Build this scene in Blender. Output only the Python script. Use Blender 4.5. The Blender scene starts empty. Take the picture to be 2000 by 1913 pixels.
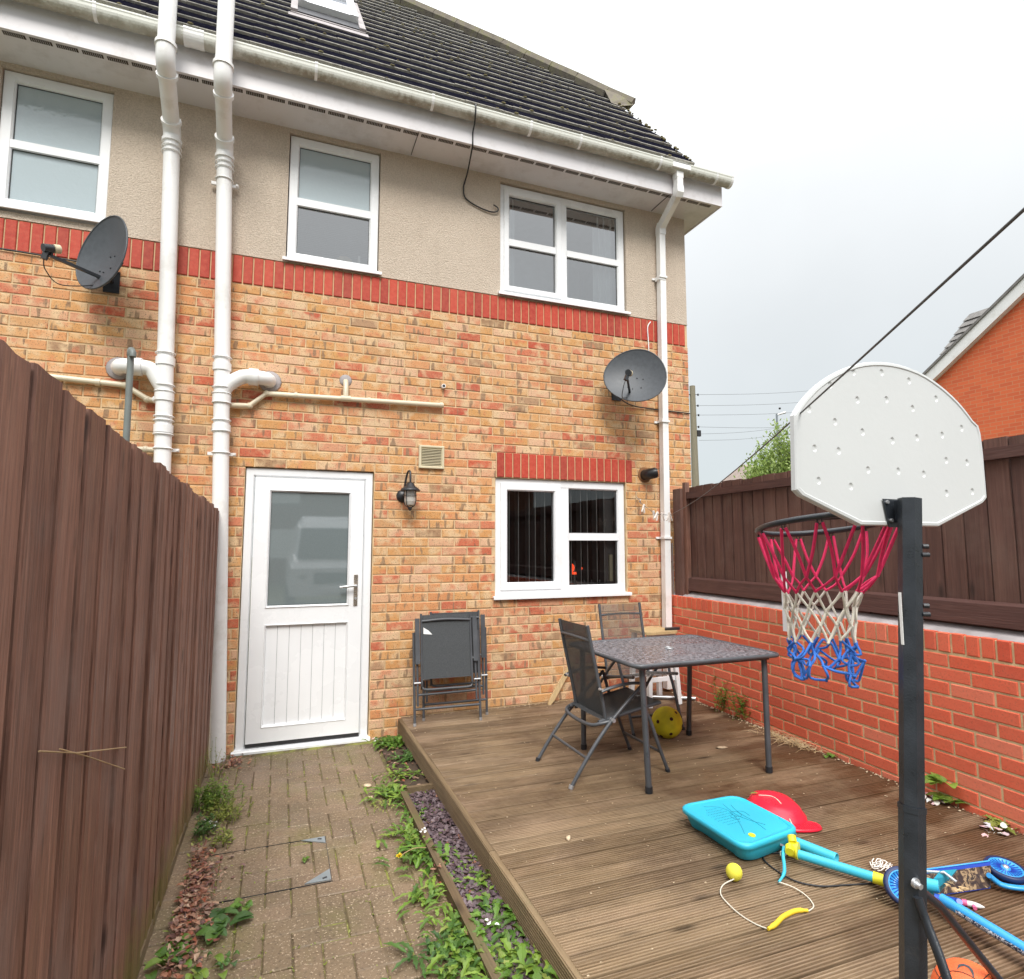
import bpy, bmesh, math, random
from mathutils import Vector, Matrix, Euler, noise
rnd = random.Random(7)
PI = math.pi
S = bpy.context.scene
COL = S.collection

# ------------------------------------------------------------------ camera
cam = bpy.data.cameras.new('camera'); co = bpy.data.objects.new('camera', cam); COL.objects.link(co)
co.location = (0, -4.93, 1.50)
co.rotation_euler = (PI/2 + .094, 0, -.366)
cam.sensor_fit = 'HORIZONTAL'; cam.sensor_width = 36; cam.lens = 36*1174/2000
cam.clip_start = .05; cam.clip_end = 3000
S.camera = co
# ------------------------------------------------------------------ world: overcast sky, brighter overhead
SUN_EL, SUN_AZ = math.radians(47), math.radians(193)
w = bpy.data.worlds.new('World'); S.world = w; w.use_nodes = True
nt = w.node_tree; nt.nodes.clear()
def N(t, **k):
    n = nt.nodes.new(t)
    for a, b in k.items(): setattr(n, a, b)
    return n
sky = N('ShaderNodeTexSky', sky_type='NISHITA', sun_disc=False); sky.sun_elevation = SUN_EL; sky.sun_rotation = SUN_AZ
geo = N('ShaderNodeTexCoord'); sep = N('ShaderNodeSeparateXYZ'); nt.links.new(geo.outputs['Generated'], sep.inputs[0])
ramp = N('ShaderNodeValToRGB'); nt.links.new(sep.outputs['Z'], ramp.inputs[0])
e = ramp.color_ramp.elements
e[0].position = 0; e[0].color = (4.85, 5.4, 5.5, 1)
e[1].position = 1; e[1].color = (28, 28.4, 28.8, 1)
for p, c in ((.16, (5.25, 5.6, 5.7)), (.33, (6.1, 6.35, 6.45)), (.52, (7.6, 7.8, 7.9)), (.66, (12, 12.2, 12.4)), (.8, (20.5, 20.8, 21.2))):
    x = e.new(p); x.color = (*c, 1)
cl = N('ShaderNodeTexNoise'); cl.inputs['Scale'].default_value = 2.2; cl.inputs['Detail'].default_value = 5
nt.links.new(geo.outputs['Generated'], cl.inputs['Vector'])
cr = N('ShaderNodeMapRange'); cr.inputs['From Min'].default_value = .3; cr.inputs['From Max'].default_value = .7
cr.inputs['To Min'].default_value = .95; cr.inputs['To Max'].default_value = 1.05
nt.links.new(cl.outputs['Fac'], cr.inputs['Value'])
mul = N('ShaderNodeVectorMath', operation='SCALE'); nt.links.new(ramp.outputs[0], mul.inputs[0]); nt.links.new(cr.outputs[0], mul.inputs['Scale'])
mix = N('ShaderNodeMix', data_type='RGBA'); mix.inputs['Factor'].default_value = .93
nt.links.new(sky.outputs[0], mix.inputs['A']); nt.links.new(mul.outputs[0], mix.inputs['B'])
bg = N('ShaderNodeBackground'); bg.inputs['Strength'].default_value = .1
nt.links.new(mix.outputs['Result'], bg.inputs[0])
wo = N('ShaderNodeOutputWorld'); nt.links.new(bg.outputs[0], wo.inputs[0])
# sun behind cloud: weak and very soft, from high behind the camera's left shoulder
sl = bpy.data.lights.new('sun', 'SUN'); sl.energy = 2.0; sl.angle = math.radians(22); sl.color = (1, .96, .9)
so = bpy.data.objects.new('sun', sl); COL.objects.link(so)
sd = Vector((math.sin(SUN_AZ)*math.cos(SUN_EL), math.cos(SUN_AZ)*math.cos(SUN_EL), math.sin(SUN_EL)))
so.rotation_euler = sd.to_track_quat('Z', 'Y').to_euler(); so.location = (0, -10, 12)
S.view_settings.view_transform = 'Standard'; S.view_settings.look = 'None'
S.view_settings.exposure = 0.52; S.view_settings.gamma = 1; S.view_settings.use_curve_mapping = False

# ------------------------------------------------------------------ materials
class NT:
    def __init__(s, name):
        s.m = bpy.data.materials.new(name); s.m.use_nodes = True; s.t = s.m.node_tree; s.t.nodes.clear()
        s.out = s.n('ShaderNodeOutputMaterial'); s.b = s.n('ShaderNodeBsdfPrincipled'); s.l(s.b.outputs[0], s.out.inputs[0])
    def n(s, t, **k):
        x = s.t.nodes.new(t)
        for a, b in k.items(): setattr(x, a, b)
        return x
    def l(s, a, b): s.t.links.new(a, b)
    def pos(s, scale=(1, 1, 1)):
        g = s.n('ShaderNodeNewGeometry'); m = s.n('ShaderNodeVectorMath', operation='MULTIPLY'); m.inputs[1].default_value = scale
        s.l(g.outputs['Position'], m.inputs[0]); return m.outputs[0]
    def noise(s, vec, scale, detail=4, rough=.55, dist=0):
        x = s.n('ShaderNodeTexNoise'); x.inputs['Scale'].default_value = scale; x.inputs['Detail'].default_value = detail
        x.inputs['Roughness'].default_value = rough; x.inputs['Distortion'].default_value = dist; s.l(vec, x.inputs['Vector']); return x.outputs['Fac']
    def ramp(s, fac, pts, interp='LINEAR'):
        r = s.n('ShaderNodeValToRGB'); r.color_ramp.interpolation = interp; e = r.color_ramp.elements
        while len(e) > 1: e.remove(e[-1])
        for i, (p, c) in enumerate(pts):
            x = e[0] if i == 0 else e.new(p)
            x.position = p; x.color = (*c, 1) if len(c) == 3 else c
        s.l(fac, r.inputs[0]); return r.outputs[0]
    def mr(s, v, a, b, c, d):
        x = s.n('ShaderNodeMapRange'); s.l(v, x.inputs['Value'])
        for k, q in zip(('From Min', 'From Max', 'To Min', 'To Max'), (a, b, c, d)): x.inputs[k].default_value = q
        return x.outputs[0]
    def math(s, op, a, b=None):
        x = s.n('ShaderNodeMath', operation=op)
        for i, q in enumerate((a, b)):
            if q is None: continue
            if isinstance(q, (int, float)): x.inputs[i].default_value = q
            else: s.l(q, x.inputs[i])
        return x.outputs[0]
    def mix(s, f, a, b, mode='MIX'):
        x = s.n('ShaderNodeMix', data_type='RGBA', blend_type=mode)
        for nm, q in (('Factor', f), ('A', a), ('B', b)):
            if isinstance(q, (int, float)): x.inputs[nm].default_value = q
            elif isinstance(q, tuple): x.inputs[nm].default_value = (*q, 1) if len(q) == 3 else q
            else: s.l(q, x.inputs[nm])
        return x.outputs['Result']
    def bump(s, h, strength=.3, dist=.005):
        x = s.n('ShaderNodeBump'); x.inputs['Strength'].default_value = strength; x.inputs['Distance'].default_value = dist
        s.l(h, x.inputs['Height']); s.l(x.outputs[0], s.b.inputs['Normal'])
    def tone(s):   # random value per piece: face attribute when joined, object random when a part of its own
        a = s.n('ShaderNodeAttribute'); a.attribute_name = 'tone'; o = s.n('ShaderNodeObjectInfo')
        z = s.math('LESS_THAN', a.outputs['Fac'], .0005)
        return s.math('ADD', s.math('MULTIPLY', z, o.outputs['Random']), a.outputs['Fac'])
    def col(s, c):
        if isinstance(c, tuple): s.b.inputs['Base Color'].default_value = (*c, 1)
        else: s.l(c, s.b.inputs['Base Color'])
    def rough(s, r):
        if isinstance(r, (int, float)): s.b.inputs['Roughness'].default_value = r
        else: s.l(r, s.b.inputs['Roughness'])

def plain(name, c, rough=.5, var=.12, scale=6, bump=0, bscale=80, metal=0, dirt=None, coat=0):
    t = NT(name); p = t.pos(); n = t.noise(p, scale, 5)
    k = t.mr(n, .3, .7, 1-var, 1+var)
    v = t.n('ShaderNodeVectorMath', operation='SCALE'); v.inputs[0].default_value = c; t.l(k, v.inputs['Scale'])
    c_ = v.outputs[0]
    if dirt:
        d = t.noise(p, dirt[1], 6, .7); c_ = t.mix(t.mr(d, dirt[2], dirt[2]+.16, 0, dirt[3]), c_, dirt[0])
    t.col(c_); t.rough(t.mr(n, .3, .7, rough-.06, min(1, rough+.06))); t.b.inputs['Metallic'].default_value = metal
    t.b.inputs['Coat Weight'].default_value = coat
    if bump: t.bump(t.noise(p, bscale, 3), bump, .003)
    return t.m

def m_brick(name, stops, speck=(.10, .06, .035), streak=0, speckle=.5, rough=.85):
    t = NT(name); p = t.pos(); tone = t.tone()
    base = t.ramp(tone, stops, 'CONSTANT')
    base = t.mix(.35, base, t.ramp(tone, stops))
    off = t.n('ShaderNodeVectorMath', operation='ADD'); t.l(p, off.inputs[0])
    cmb = t.n('ShaderNodeCombineXYZ'); t.l(t.math('MULTIPLY', tone, 37.), cmb.inputs[0]); t.l(t.math('MULTIPLY', tone, 91.), cmb.inputs[2]); t.l(cmb.outputs[0], off.inputs[1])
    q = off.outputs[0]
    blot = t.noise(q, 9, 3, .5)
    if streak:
        base = t.mix(t.mr(blot, .48, .62, 0, .8), base, (.68, .49, .29))
        base = t.mix(t.mr(t.noise(q, 8, 2, .5), .56, .67, 0, .7), base, (.58, .15, .07))
        mm = t.n('ShaderNodeVectorMath', operation='MULTIPLY'); mm.inputs[1].default_value = (15, 15, 3); t.l(q, mm.inputs[0])
        base = t.mix(t.mr(t.noise(mm.outputs[0], 1.5, 2, .4), .61, .65, 0, .85), base, (.21, .125, .075))
    base = t.mix(t.mr(t.noise(q, 30, 4, .6), .35, .7, 0, .25), base, (.72, .50, .27) if streak else (.74, .20, .11))
    sp = t.noise(p, 120, 2, .5)
    base = t.mix(t.mr(sp, .585, .65, 0, min(1, speckle*1.3)), base, speck)
    big = t.noise(p, .9, 4, .6)
    base = t.mix(t.mr(big, .4, .75, 0, .14), base, (.34, .25, .17))
    t.col(base); t.rough(rough)
    t.bump(t.math('ADD', t.noise(p, 60, 4, .7), t.math('MULTIPLY', sp, -.6)), .55, .004)
    return t.m
BUFF = [(0, (.62, .31, .115)), (.15, (.58, .29, .09)), (.27, (.60, .24, .09)), (.37, (.64, .34, .14)), (.46, (.52, .085, .036)), (.55, (.64, .36, .21)),
        (.63, (.46, .055, .026)), (.71, (.60, .24, .12)), (.79, (.64, .33, .135)), (.87, (.30, .165, .085)), (.92, (.66, .40, .25))]
RED = [(0, (.76, .135, .065)), (.25, (.72, .115, .052)), (.5, (.80, .165, .085)), (.75, (.62, .085, .04)), (.9, (.78, .20, .115))]
M = {}
M['brick'] = m_brick('buff_brick', BUFF, streak=1)
M['soldier'] = m_brick('smooth_red_brick', [(0, (.46, .038, .018)), (.3, (.38, .026, .013)), (.6, (.52, .050, .024)), (.85, (.34, .023, .012))], speckle=.15, rough=.7)
M['redbrick'] = m_brick('red_brick', RED, speckle=.18, rough=.8)
M['mortar'] = plain('mortar', (.62, .45, .26), .95, .15, 12, .6, 150)
M['mortar_y'] = plain('sandy_mortar', (.66, .50, .28), .95, .2, 14, .7, 150)
def m_render():
    t = NT('roughcast_render'); p = t.pos()
    c = t.ramp(t.noise(p, 1.6, 5, .6), [(.3, (.60, .505, .41)), (.7, (.68, .58, .475))])
    c = t.mix(t.mr(t.noise(p, 95, 3, .6), .35, .6, .4, 0), c, (.31, .24, .175))
    st = t.pos((7, 7, .5)); c = t.mix(t.mr(t.noise(st, 1, 4, .6), .55, .8, 0, .3), c, (.38, .31, .24))
    t.col(c); t.rough(.95); t.bump(t.noise(p, 85, 3, .6), 1.0, .012); return t.m
M['render'] = m_render()
def m_wood(name, axis, cols, scale=1, rough=(.5, .8), bump=.5, stain=None, knots=True, algae=False, damp_shade=False):
    t = NT(name); k = [26*scale]*3; k[axis] = 1.1*scale
    p = t.pos(tuple(k)); o = t.n('ShaderNodeVectorMath', operation='ADD'); t.l(p, o.inputs[0])
    cmb = t.n('ShaderNodeCombineXYZ'); tone = t.tone()
    for i in range(3): t.l(t.math('MULTIPLY', tone, 50.+31*i), cmb.inputs[i])
    t.l(cmb.outputs[0], o.inputs[1]); q = o.outputs[0]
    n = t.noise(q, 1.0, 6, .62, .9); n2 = t.noise(q, 4.0, 4, .6, .2)
    c = t.ramp(n, [(.28, cols[0]), (.5, cols[1]), (.72, cols[2])])
    c = t.mix(t.mr(n2, .35, .62, .8 if (damp_shade or algae) else .55, 0), c, tuple(v*.55 for v in cols[0]))
    c = t.mix(.55 if damp_shade else .4, c, t.ramp(tone, [(0, tuple((p+q_)/2 for p, q_ in zip(cols[0], cols[1]))), (.5, cols[1]), (1, cols[2])]))
    pp = t.pos()
    if stain:
        c = t.mix(t.mr(t.noise(pp, stain[1], 5, .65), stain[2], stain[2]+.2, 0, stain[3]), c, stain[0])
    if knots:
        kk = [7*scale]*3; kk[axis] = 2.2*scale
        v = t.n('ShaderNodeTexVoronoi'); v.inputs['Scale'].default_value = 1; t.l(t.pos(tuple(kk)), v.inputs['Vector'])
        c = t.mix(t.mr(v.outputs['Distance'], .05, .16, .75, 0), c, tuple(x*.35 for x in cols[0]))
    if algae:   # green bloom rising from the wet soil
        sz = t.n('ShaderNodeSeparateXYZ'); t.l(pp, sz.inputs[0]); hh = t.math('ADD', sz.outputs['Z'], t.mr(t.noise(pp, 7, 5, .7), .3, .7, -.12, .12))
        c = t.mix(t.mr(hh, .05, .26, .6, 0), c, (.17, .16, .04))
    if damp_shade:    # dampness towards the garden wall, plus the table's shade painted into the colour
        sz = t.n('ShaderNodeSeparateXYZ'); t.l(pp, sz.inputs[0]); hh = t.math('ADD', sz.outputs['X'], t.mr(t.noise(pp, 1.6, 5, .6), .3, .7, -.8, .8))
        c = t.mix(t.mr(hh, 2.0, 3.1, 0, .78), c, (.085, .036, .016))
        c = t.mix(t.mr(t.noise(t.pos((.7, 2.5, 1)), 1.7, 5, .65), .50, .66, 0, .55), c, (.36, .25, .16))
    t.col(c); t.rough(t.mr(t.noise(pp, 3, 4), .35, .65, rough[0], rough[1]))
    t.bump(t.math('ADD', n, n2), bump, .004); return t.m
M['fence'] = m_wood('brown_stained_fence_wood', 2, ((.065, .027, .018), (.225, .105, .072), (.40, .215, .155)), scale=1.5, stain=((.22, .15, .125), 3.0, .50, .5), bump=1.0, algae=True)
M['fence_far'] = m_wood('dark_brown_fence_wood', 2, ((.06, .028, .022), (.12, .057, .044), (.20, .105, .08)), stain=((.17, .11, .085), 2.5, .52, .5), bump=.8)
M['fence_rail'] = m_wood('dark_brown_rail_wood', 1, ((.055, .022, .018), (.095, .042, .034), (.14, .07, .056)))
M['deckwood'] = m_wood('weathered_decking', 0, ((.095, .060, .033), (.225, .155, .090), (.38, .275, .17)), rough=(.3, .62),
                       stain=((.085, .045, .022), 1.5, .48, .7), bump=.7, damp_shade=True)
M['deckside'] = m_wood('weathered_deck_edge', 1, ((.11, .07, .035), (.21, .145, .078), (.34, .245, .14)), stain=((.09, .10, .04), 2, .55, .4))
M['edging'] = m_wood('mossy_edging_timber', 1, ((.07, .045, .022), (.14, .095, .05), (.22, .16, .09)), stain=((.10, .13, .03), 4, .5, .5))
M['rawwood'] = m_wood('pale_raw_wood', 2, ((.40, .27, .13), (.55, .40, .20), (.65, .48, .27)), knots=False)
M['postwood'] = m_wood('green_grey_pole_wood', 2, ((.13, .12, .08), (.2, .18, .12), (.28, .25, .18)), knots=False)
def m_paver():
    t = NT('block_paving'); p = t.pos(); tone = t.tone()
    c = t.ramp(tone, [(0, (.21, .150, .090)), (.4, (.235, .162, .097)), (.75, (.21, .142, .093)), (1, (.255, .178, .112))])
    c = t.mix(t.mr(t.noise(p, 1.7, 5, .6), .4, .65, 0, .8), c, (.135, .098, .058))
    c = t.mix(t.mr(t.noise(p, 2.6, 4, .6), .50, .66, 0, .5), c, (.15, .135, .045))
    sp = t.noise(p, 95, 3, .6)
    c = t.mix(t.mr(sp, .59, .65, 0, .85), c, (.46, .36, .25)); c = t.mix(t.mr(t.noise(p, 75, 3, .6), .56, .66, 0, .6), c, (.06, .04, .025))
    t.col(c); t.rough(t.mr(t.noise(p, 4, 4), .35, .65, .5, .85)); t.bump(sp, .6, .004); return t.m
M['paver'] = m_paver()
def m_joint():
    t = NT('mossy_joint_sand'); p = t.pos()
    c = t.ramp(t.noise(p, 5, 5, .7), [(.42, (.11, .078, .045)), (.52, (.15, .125, .05)), (.62, (.26, .27, .06))])
    t.col(c); t.rough(1); t.bump(t.noise(p, 160, 3), 1, .01); return t.m
M['joint'] = m_joint()
M['soil'] = plain('bare_soil', (.075, .05, .032), .95, .35, 9, .9, 60)
M['groundcol'] = plain('rough_ground', (.10, .10, .05), .95, .35, .8, .8, 20)
M['upvc'] = plain('white_upvc', (.84, .855, .87), .28, .03, 2, 0, dirt=((.55, .53, .47), 2.5, .6, .3))
M['upvc2'] = plain('white_upvc_pipe', (.84, .84, .83), .3, .03, 2, 0, dirt=((.50, .46, .38), 3.5, .55, .35))  # slightly warmer white than the frames, with more dirt
M['fascia'] = plain('fascia_upvc', (.72, .70, .72), .4, .04, 2, 0, dirt=((.46, .42, .40), 2.6, .5, .45))
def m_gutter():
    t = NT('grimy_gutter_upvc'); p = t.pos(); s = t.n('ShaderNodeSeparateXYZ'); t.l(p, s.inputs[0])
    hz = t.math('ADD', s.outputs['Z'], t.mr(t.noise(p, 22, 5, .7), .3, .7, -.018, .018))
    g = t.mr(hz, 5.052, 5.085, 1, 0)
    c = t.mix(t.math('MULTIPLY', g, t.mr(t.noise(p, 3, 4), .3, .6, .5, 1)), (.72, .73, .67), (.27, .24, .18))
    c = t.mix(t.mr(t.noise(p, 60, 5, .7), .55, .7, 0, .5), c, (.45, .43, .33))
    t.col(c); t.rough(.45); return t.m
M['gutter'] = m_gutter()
M['cream'] = plain('cream_waste_pipe', (.66, .58, .43), .35, .04, 3)
M['seal'] = plain('black_gasket', (.02, .02, .022), .5)
M['dish'] = plain('dark_grey_dish_paint', (.062, .070, .080), .45, .15, 30, .3, 300)
M['blackm'] = plain('black_metal', (.022, .024, .028), .38, .25, 12, .15, 200)
M['hoopblack'] = plain('black_painted_steel', (.022, .026, .032), .32, .3, 20, .25, 220, dirt=((.12, .10, .08), 14, .62, .5))
M['grmetal'] = plain('charcoal_tube', (.075, .08, .088), .33, .15, 10, .1, 200)
M['sling'] = None
def m_sling():
    t = NT('charcoal_mesh_fabric'); p = t.pos()
    n = t.noise(p, 420, 2, .5); t.col(t.ramp(n, [(.35, (.030, .034, .037)), (.65, (.085, .092, .097))])); t.rough(.7); t.bump(n, .5, .002)
    tr = t.n('ShaderNodeBsdfTransparent'); mx = t.n('ShaderNodeMixShader'); mx.inputs[0].default_value = .94
    t.l(tr.outputs[0], mx.inputs[1]); t.l(t.b.outputs[0], mx.inputs[2]); t.l(mx.outputs[0], t.out.inputs[0]); return t.m
M['sling'] = m_sling()
def m_sling2():
    t = NT('worn_mesh_fabric'); p = t.pos()
    n = t.noise(p, 420, 2, .5); t.col(t.ramp(n, [(.35, (.06, .055, .05)), (.65, (.14, .125, .115))])); t.rough(.7); t.bump(n, .5, .002)
    tr = t.n('ShaderNodeBsdfTransparent'); mx = t.n('ShaderNodeMixShader'); mx.inputs[0].default_value = .62
    t.l(tr.outputs[0], mx.inputs[1]); t.l(t.b.outputs[0], mx.inputs[2]); t.l(mx.outputs[0], t.out.inputs[0]); return t.m
M['sling_thin'] = m_sling2()
def m_tabletop():
    t = NT('wet_textured_glass'); p = t.pos()
    v = t.n('ShaderNodeTexVoronoi'); v.inputs['Scale'].default_value = 65; t.l(p, v.inputs['Vector'])
    n = t.noise(p, 45, 3, .6)
    c = t.ramp(n, [(.4, (.05, .048, .056)), (.6, (.24, .23, .25))]); t.col(c)
    t.rough(t.mr(t.noise(p, 3, 4), .4, .6, .12, .4)); t.bump(t.math('ADD', v.outputs['Distance'], n), .9, .006); return t.m
M['tabletop'] = m_tabletop()
M['silver'] = plain('galvanised_steel', (.55, .56, .57), .35, .12, 20, 0, metal=.7)
M['chrome'] = plain('worn_brass_nickel', (.55, .48, .40), .25, .1, 20, metal=.9)
M['corner'] = plain('grey_aluminium_corner', (.30, .34, .36), .35, .1, 20, metal=.5)
M['turq'] = plain('turquoise_plastic', (.035, .48, .66), .35, .05, 4, .15, 500)
M['turq2'] = plain('turquoise_tube', (.05, .46, .62), .3, .05, 4)
M['yellow'] = plain('yellow_plastic', (.80, .74, .03), .4, .05, 5)
M['redp'] = plain('glossy_red_plastic', (.78, .022, .05), .28, .05, 5)
M['bluep'] = plain('blue_plastic', (.02, .07, .42), .35, .06, 5)
M['bluel'] = plain('light_blue_plastic', (.04, .33, .72), .3, .06, 5)
M['navy'] = plain('dark_blue_tyre', (.012, .025, .09), .5)
M['ycord'] = plain('yellow_rope', (.80, .55, .03), .7)
M['tennis'] = plain('yellow_rubber', (.72, .66, .06), .75, .12, 20, .4, 200)
M['foam'] = plain('mustard_yellow_foam', (.68, .60, .02), .7, .12, 20, .5, 120)
M['holes'] = plain('dark_red_spots', (.05, .012, .006), .8)
M['orange'] = plain('orange_ball_rubber', (.86, .16, .045), .55, .08, 10, .6, 350)
M['orangel'] = plain('logo_panel_pink_orange', (.86, .24, .13), .5)
M['white'] = plain('white_plastic', (.78, .78, .76), .4, .04, 5)
M['boardw'] = plain('white_polyethylene_board', (.60, .615, .61), .45, .025, 2, .1, 60)
M['whitep'] = plain('white_painted_wood', (.72, .73, .74), .5, .05, 8)
M['peg'] = plain('pale_plastic_peg', (.78, .72, .66), .5)
M['pinkp'] = plain('pink_plastic', (.75, .15, .32), .35)
M['netred'] = plain('red_net_cord', (.78, .028, .13), .7, .12, 60)
M['netwhite'] = plain('white_net_cord', (.70, .66, .56), .8, .12, 60)
M['netblue'] = plain('blue_net_cord', (.04, .17, .58), .8, .2, 60)
M['line'] = plain('grey_washing_line', (.10, .105, .11), .5)
M['wcord'] = plain('white_cord', (.62, .58, .48), .8)
M['stone'] = plain('cream_stone', (.60, .47, .32), .8, .15, 30)
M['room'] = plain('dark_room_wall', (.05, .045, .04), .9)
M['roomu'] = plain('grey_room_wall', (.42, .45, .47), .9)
M['blind'] = plain('pale_blind', (.56, .60, .62), .6)
M['vane'] = plain('dark_vertical_vane', (.16, .15, .145), .7)
M['edgevane'] = plain('grey_vane_edge', (.40, .39, .37), .7)
M['curtain'] = plain('white_net_curtain', (.66, .70, .70), .8, .05, 10)
M['beige'] = plain('cream_vent_plastic', (.62, .55, .38), .5, .04, 6)
M['ventdark'] = plain('dark_louvre_gap', (.055, .042, .03), .8)
M['cowl'] = plain('black_flue_plastic', (.015, .015, .017), .4)
M['lampglass'] = plain('clear_ribbed_glass', (.48, .46, .42), .12, .1, 40)
M['bark'] = plain('tree_bark', (.10, .075, .05), .9, .3, 10, .6, 40)
M['slate_roof'] = plain('grey_slate_roof', (.19, .18, .17), .8, .25, 8, .5, 30)
M['farwall'] = plain('far_house_roof', (.30, .24, .21), .9, .15, 3)
M['asphalt'] = plain('asphalt', (.05, .05, .05), .9, .2, 3, .5, 90)
M['felt'] = plain('black_membrane', (.018, .018, .024), .6)
M['membrane_grey'] = plain('grey_mortar_flaunching', (.36, .33, .33), .9, .2, 10, .7, 50)
def m_tile():
    t = NT('dark_concrete_roof_tile'); p = t.pos(); tone = t.tone()
    c = t.ramp(t.noise(p, 9, 6, .7), [(.3, (.003, .003, .007)), (.55, (.008, .008, .015)), (.75, (.022, .020, .024))])
    c = t.mix(t.mr(tone, 0, 1, 0, .3), c, (.014, .013, .019)); t.b.inputs['Specular IOR Level'].default_value = .0
    c = t.mix(t.mr(t.noise(p, 26, 5, .75), .60, .70, 0, .55), c, (.07, .062, .04))
    t.col(c); t.rough(.85); t.bump(t.noise(p, 60, 5, .7), .6, .006); return t.m
M['tile'] = m_tile()
def m_tedge():
    t = NT('lichened_lit_tile_edge'); p = t.pos()
    c = t.ramp(t.noise(p, 14, 6, .7), [(.3, (.24, .225, .20)), (.55, (.46, .44, .39)), (.75, (.52, .48, .36))]); t.col(c); t.rough(.9); t.bump(t.noise(p, 60, 4, .7), .8, .008); return t.m  # pale front edges: lichen, with the light they catch painted in
M['tedge'] = m_tedge()
M['bedding'] = plain('mortar_bedding', (.20, .175, .14), .95, .25, 10, .8, 60, dirt=((.16, .17, .05), 10, .5, .6))
M['ridge'] = plain('mossy_ridge_tile', (.10, .10, .055), .9, .35, 12, .8, 50, dirt=((.16, .20, .03), 12, .45, .7))
def m_leaf(name, cols, tr=.15):
    t = NT(name); g = t.n('ShaderNodeNewGeometry')
    r = t.math('FRACT', t.math('ADD', g.outputs['Random Per Island'], t.math('MULTIPLY', t.noise(t.pos(), 3, 2), .6)))
    t.col(t.ramp(r, [(i/(len(cols)-1), c) for i, c in enumerate(cols)])); t.rough(.5)
    tl = t.n('ShaderNodeBsdfTranslucent'); tl.inputs[0].default_value = (*cols[-1], 1); mx = t.n('ShaderNodeMixShader'); mx.inputs[0].default_value = tr
    t.l(t.b.outputs[0], mx.inputs[1]); t.l(tl.outputs[0], mx.inputs[2]); t.l(mx.outputs[0], t.out.inputs[0]); return t.m
M['leaf'] = m_leaf('fresh_green_leaf', [(.04, .10, .015), (.10, .22, .025), (.17, .31, .04), (.06, .13, .02), (.20, .30, .05)], .3)
M['leafb'] = m_leaf('bright_green_leaf', [(.05, .12, .02), (.14, .26, .03), (.24, .36, .05), (.09, .18, .025), (.28, .33, .07)], .3)
M['leafy'] = m_leaf('yellow_green_weed', [(.16, .20, .03), (.26, .30, .05), (.34, .34, .08), (.14, .2, .04)], .25)
M['leafd'] = m_leaf('dark_green_leaf', [(.03, .08, .015), (.06, .13, .025), (.09, .18, .03)], .2)
M['treeleaf'] = m_leaf('willow_green_leaf', [(.16, .25, .05), (.26, .37, .09), (.38, .48, .16), (.20, .28, .06)], .3)
M['litter'] = m_leaf('dead_leaf_litter', [(.16, .065, .045), (.38, .17, .10), (.10, .05, .045), (.50, .34, .23), (.30, .085, .04), (.13, .07, .07), (.44, .24, .15)], .1)
M['chips'] = m_leaf('plum_slate_chip', [(.065, .042, .050), (.11, .076, .086), (.17, .125, .135), (.09, .05, .055)], 0)
M['straw'] = m_leaf('dry_straw', [(.45, .30, .15), (.60, .44, .24), (.36, .24, .12)], .1)
M['litterw'] = m_leaf('torn_wrapper', [(.70, .68, .68), (.75, .40, .42), (.55, .57, .62), (.78, .74, .66)], .1)
M['petal'] = plain('yellow_petal', (.85, .62, .02), .6)
def m_glass(name, tint, gl, rough=0):
    t = NT(name); t.t.nodes.remove(t.b)
    tr = t.n('ShaderNodeBsdfTransparent'); tr.inputs[0].default_value = (*tint, 1)
    g = t.n('ShaderNodeBsdfGlossy'); g.inputs['Roughness'].default_value = rough
    fr = t.n('ShaderNodeFresnel'); fr.inputs[0].default_value = 1.5
    f = t.math('MINIMUM', t.math('ADD', t.math('MULTIPLY', fr.outputs[0], 1.4), gl), 1.)
    mx = t.n('ShaderNodeMixShader'); t.l(f, mx.inputs[0]); t.l(tr.outputs[0], mx.inputs[1]); t.l(g.outputs[0], mx.inputs[2]); t.l(mx.outputs[0], t.out.inputs[0]); return t.m
M['glass'] = m_glass('window_glass', (.86, .89, .89), .03)
M['glassu'] = m_glass('upper_window_glass', (.84, .88, .90), .36)
def m_obsc(name, c, bs, bump, rough=.08, spec=.8):
    t = NT(name); p = t.pos(); n = t.noise(p, bs, 3, .5, .5)
    t.col(t.ramp(t.noise(p, 260, 2), [(.3, tuple(v*.85 for v in c)), (.7, c)])); t.rough(rough); t.b.inputs['Specular IOR Level'].default_value = spec
    t.b.inputs['IOR'].default_value = 1.7
    t.bump(n, bump, .01); return t.m
M['obsc'] = m_obsc('obscure_window_glass', (.42, .50, .53), 26, .12)
M['obscdoor'] = m_obsc('frosted_door_glass', (.175, .21, .215), 220, .0, .03, .7)
def m_brickpat(name, a, b, mort):
    t = NT(name); s = t.n('ShaderNodeSeparateXYZ'); t.l(t.pos(), s.inputs[0]); c = t.n('ShaderNodeCombineXYZ')
    t.l(t.math('ADD', s.outputs['Y'], s.outputs['X']), c.inputs[0]); t.l(s.outputs['Z'], c.inputs[1])
    k = t.n('ShaderNodeTexBrick'); t.l(c.outputs[0], k.inputs['Vector']); k.inputs['Scale'].default_value = 1
    k.inputs['Brick Width'].default_value = .225; k.inputs['Row Height'].default_value = .075; k.inputs['Mortar Size'].default_value = .006
    k.inputs['Color1'].default_value = (*a, 1); k.inputs['Color2'].default_value = (*b, 1); k.inputs['Mortar'].default_value = (*mort, 1)
    t.col(k.outputs[0]); t.rough(.85); t.bump(k.outputs['Fac'], -.3, .01); return t.m
M['farbrick'] = m_brickpat('orange_red_far_brick', (.72, .155, .055), (.62, .12, .045), (.60, .24, .12))
M['oppbrick'] = m_brickpat('dark_opposite_brick', (.20, .08, .05), (.16, .07, .045), (.25, .18, .13))
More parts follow.
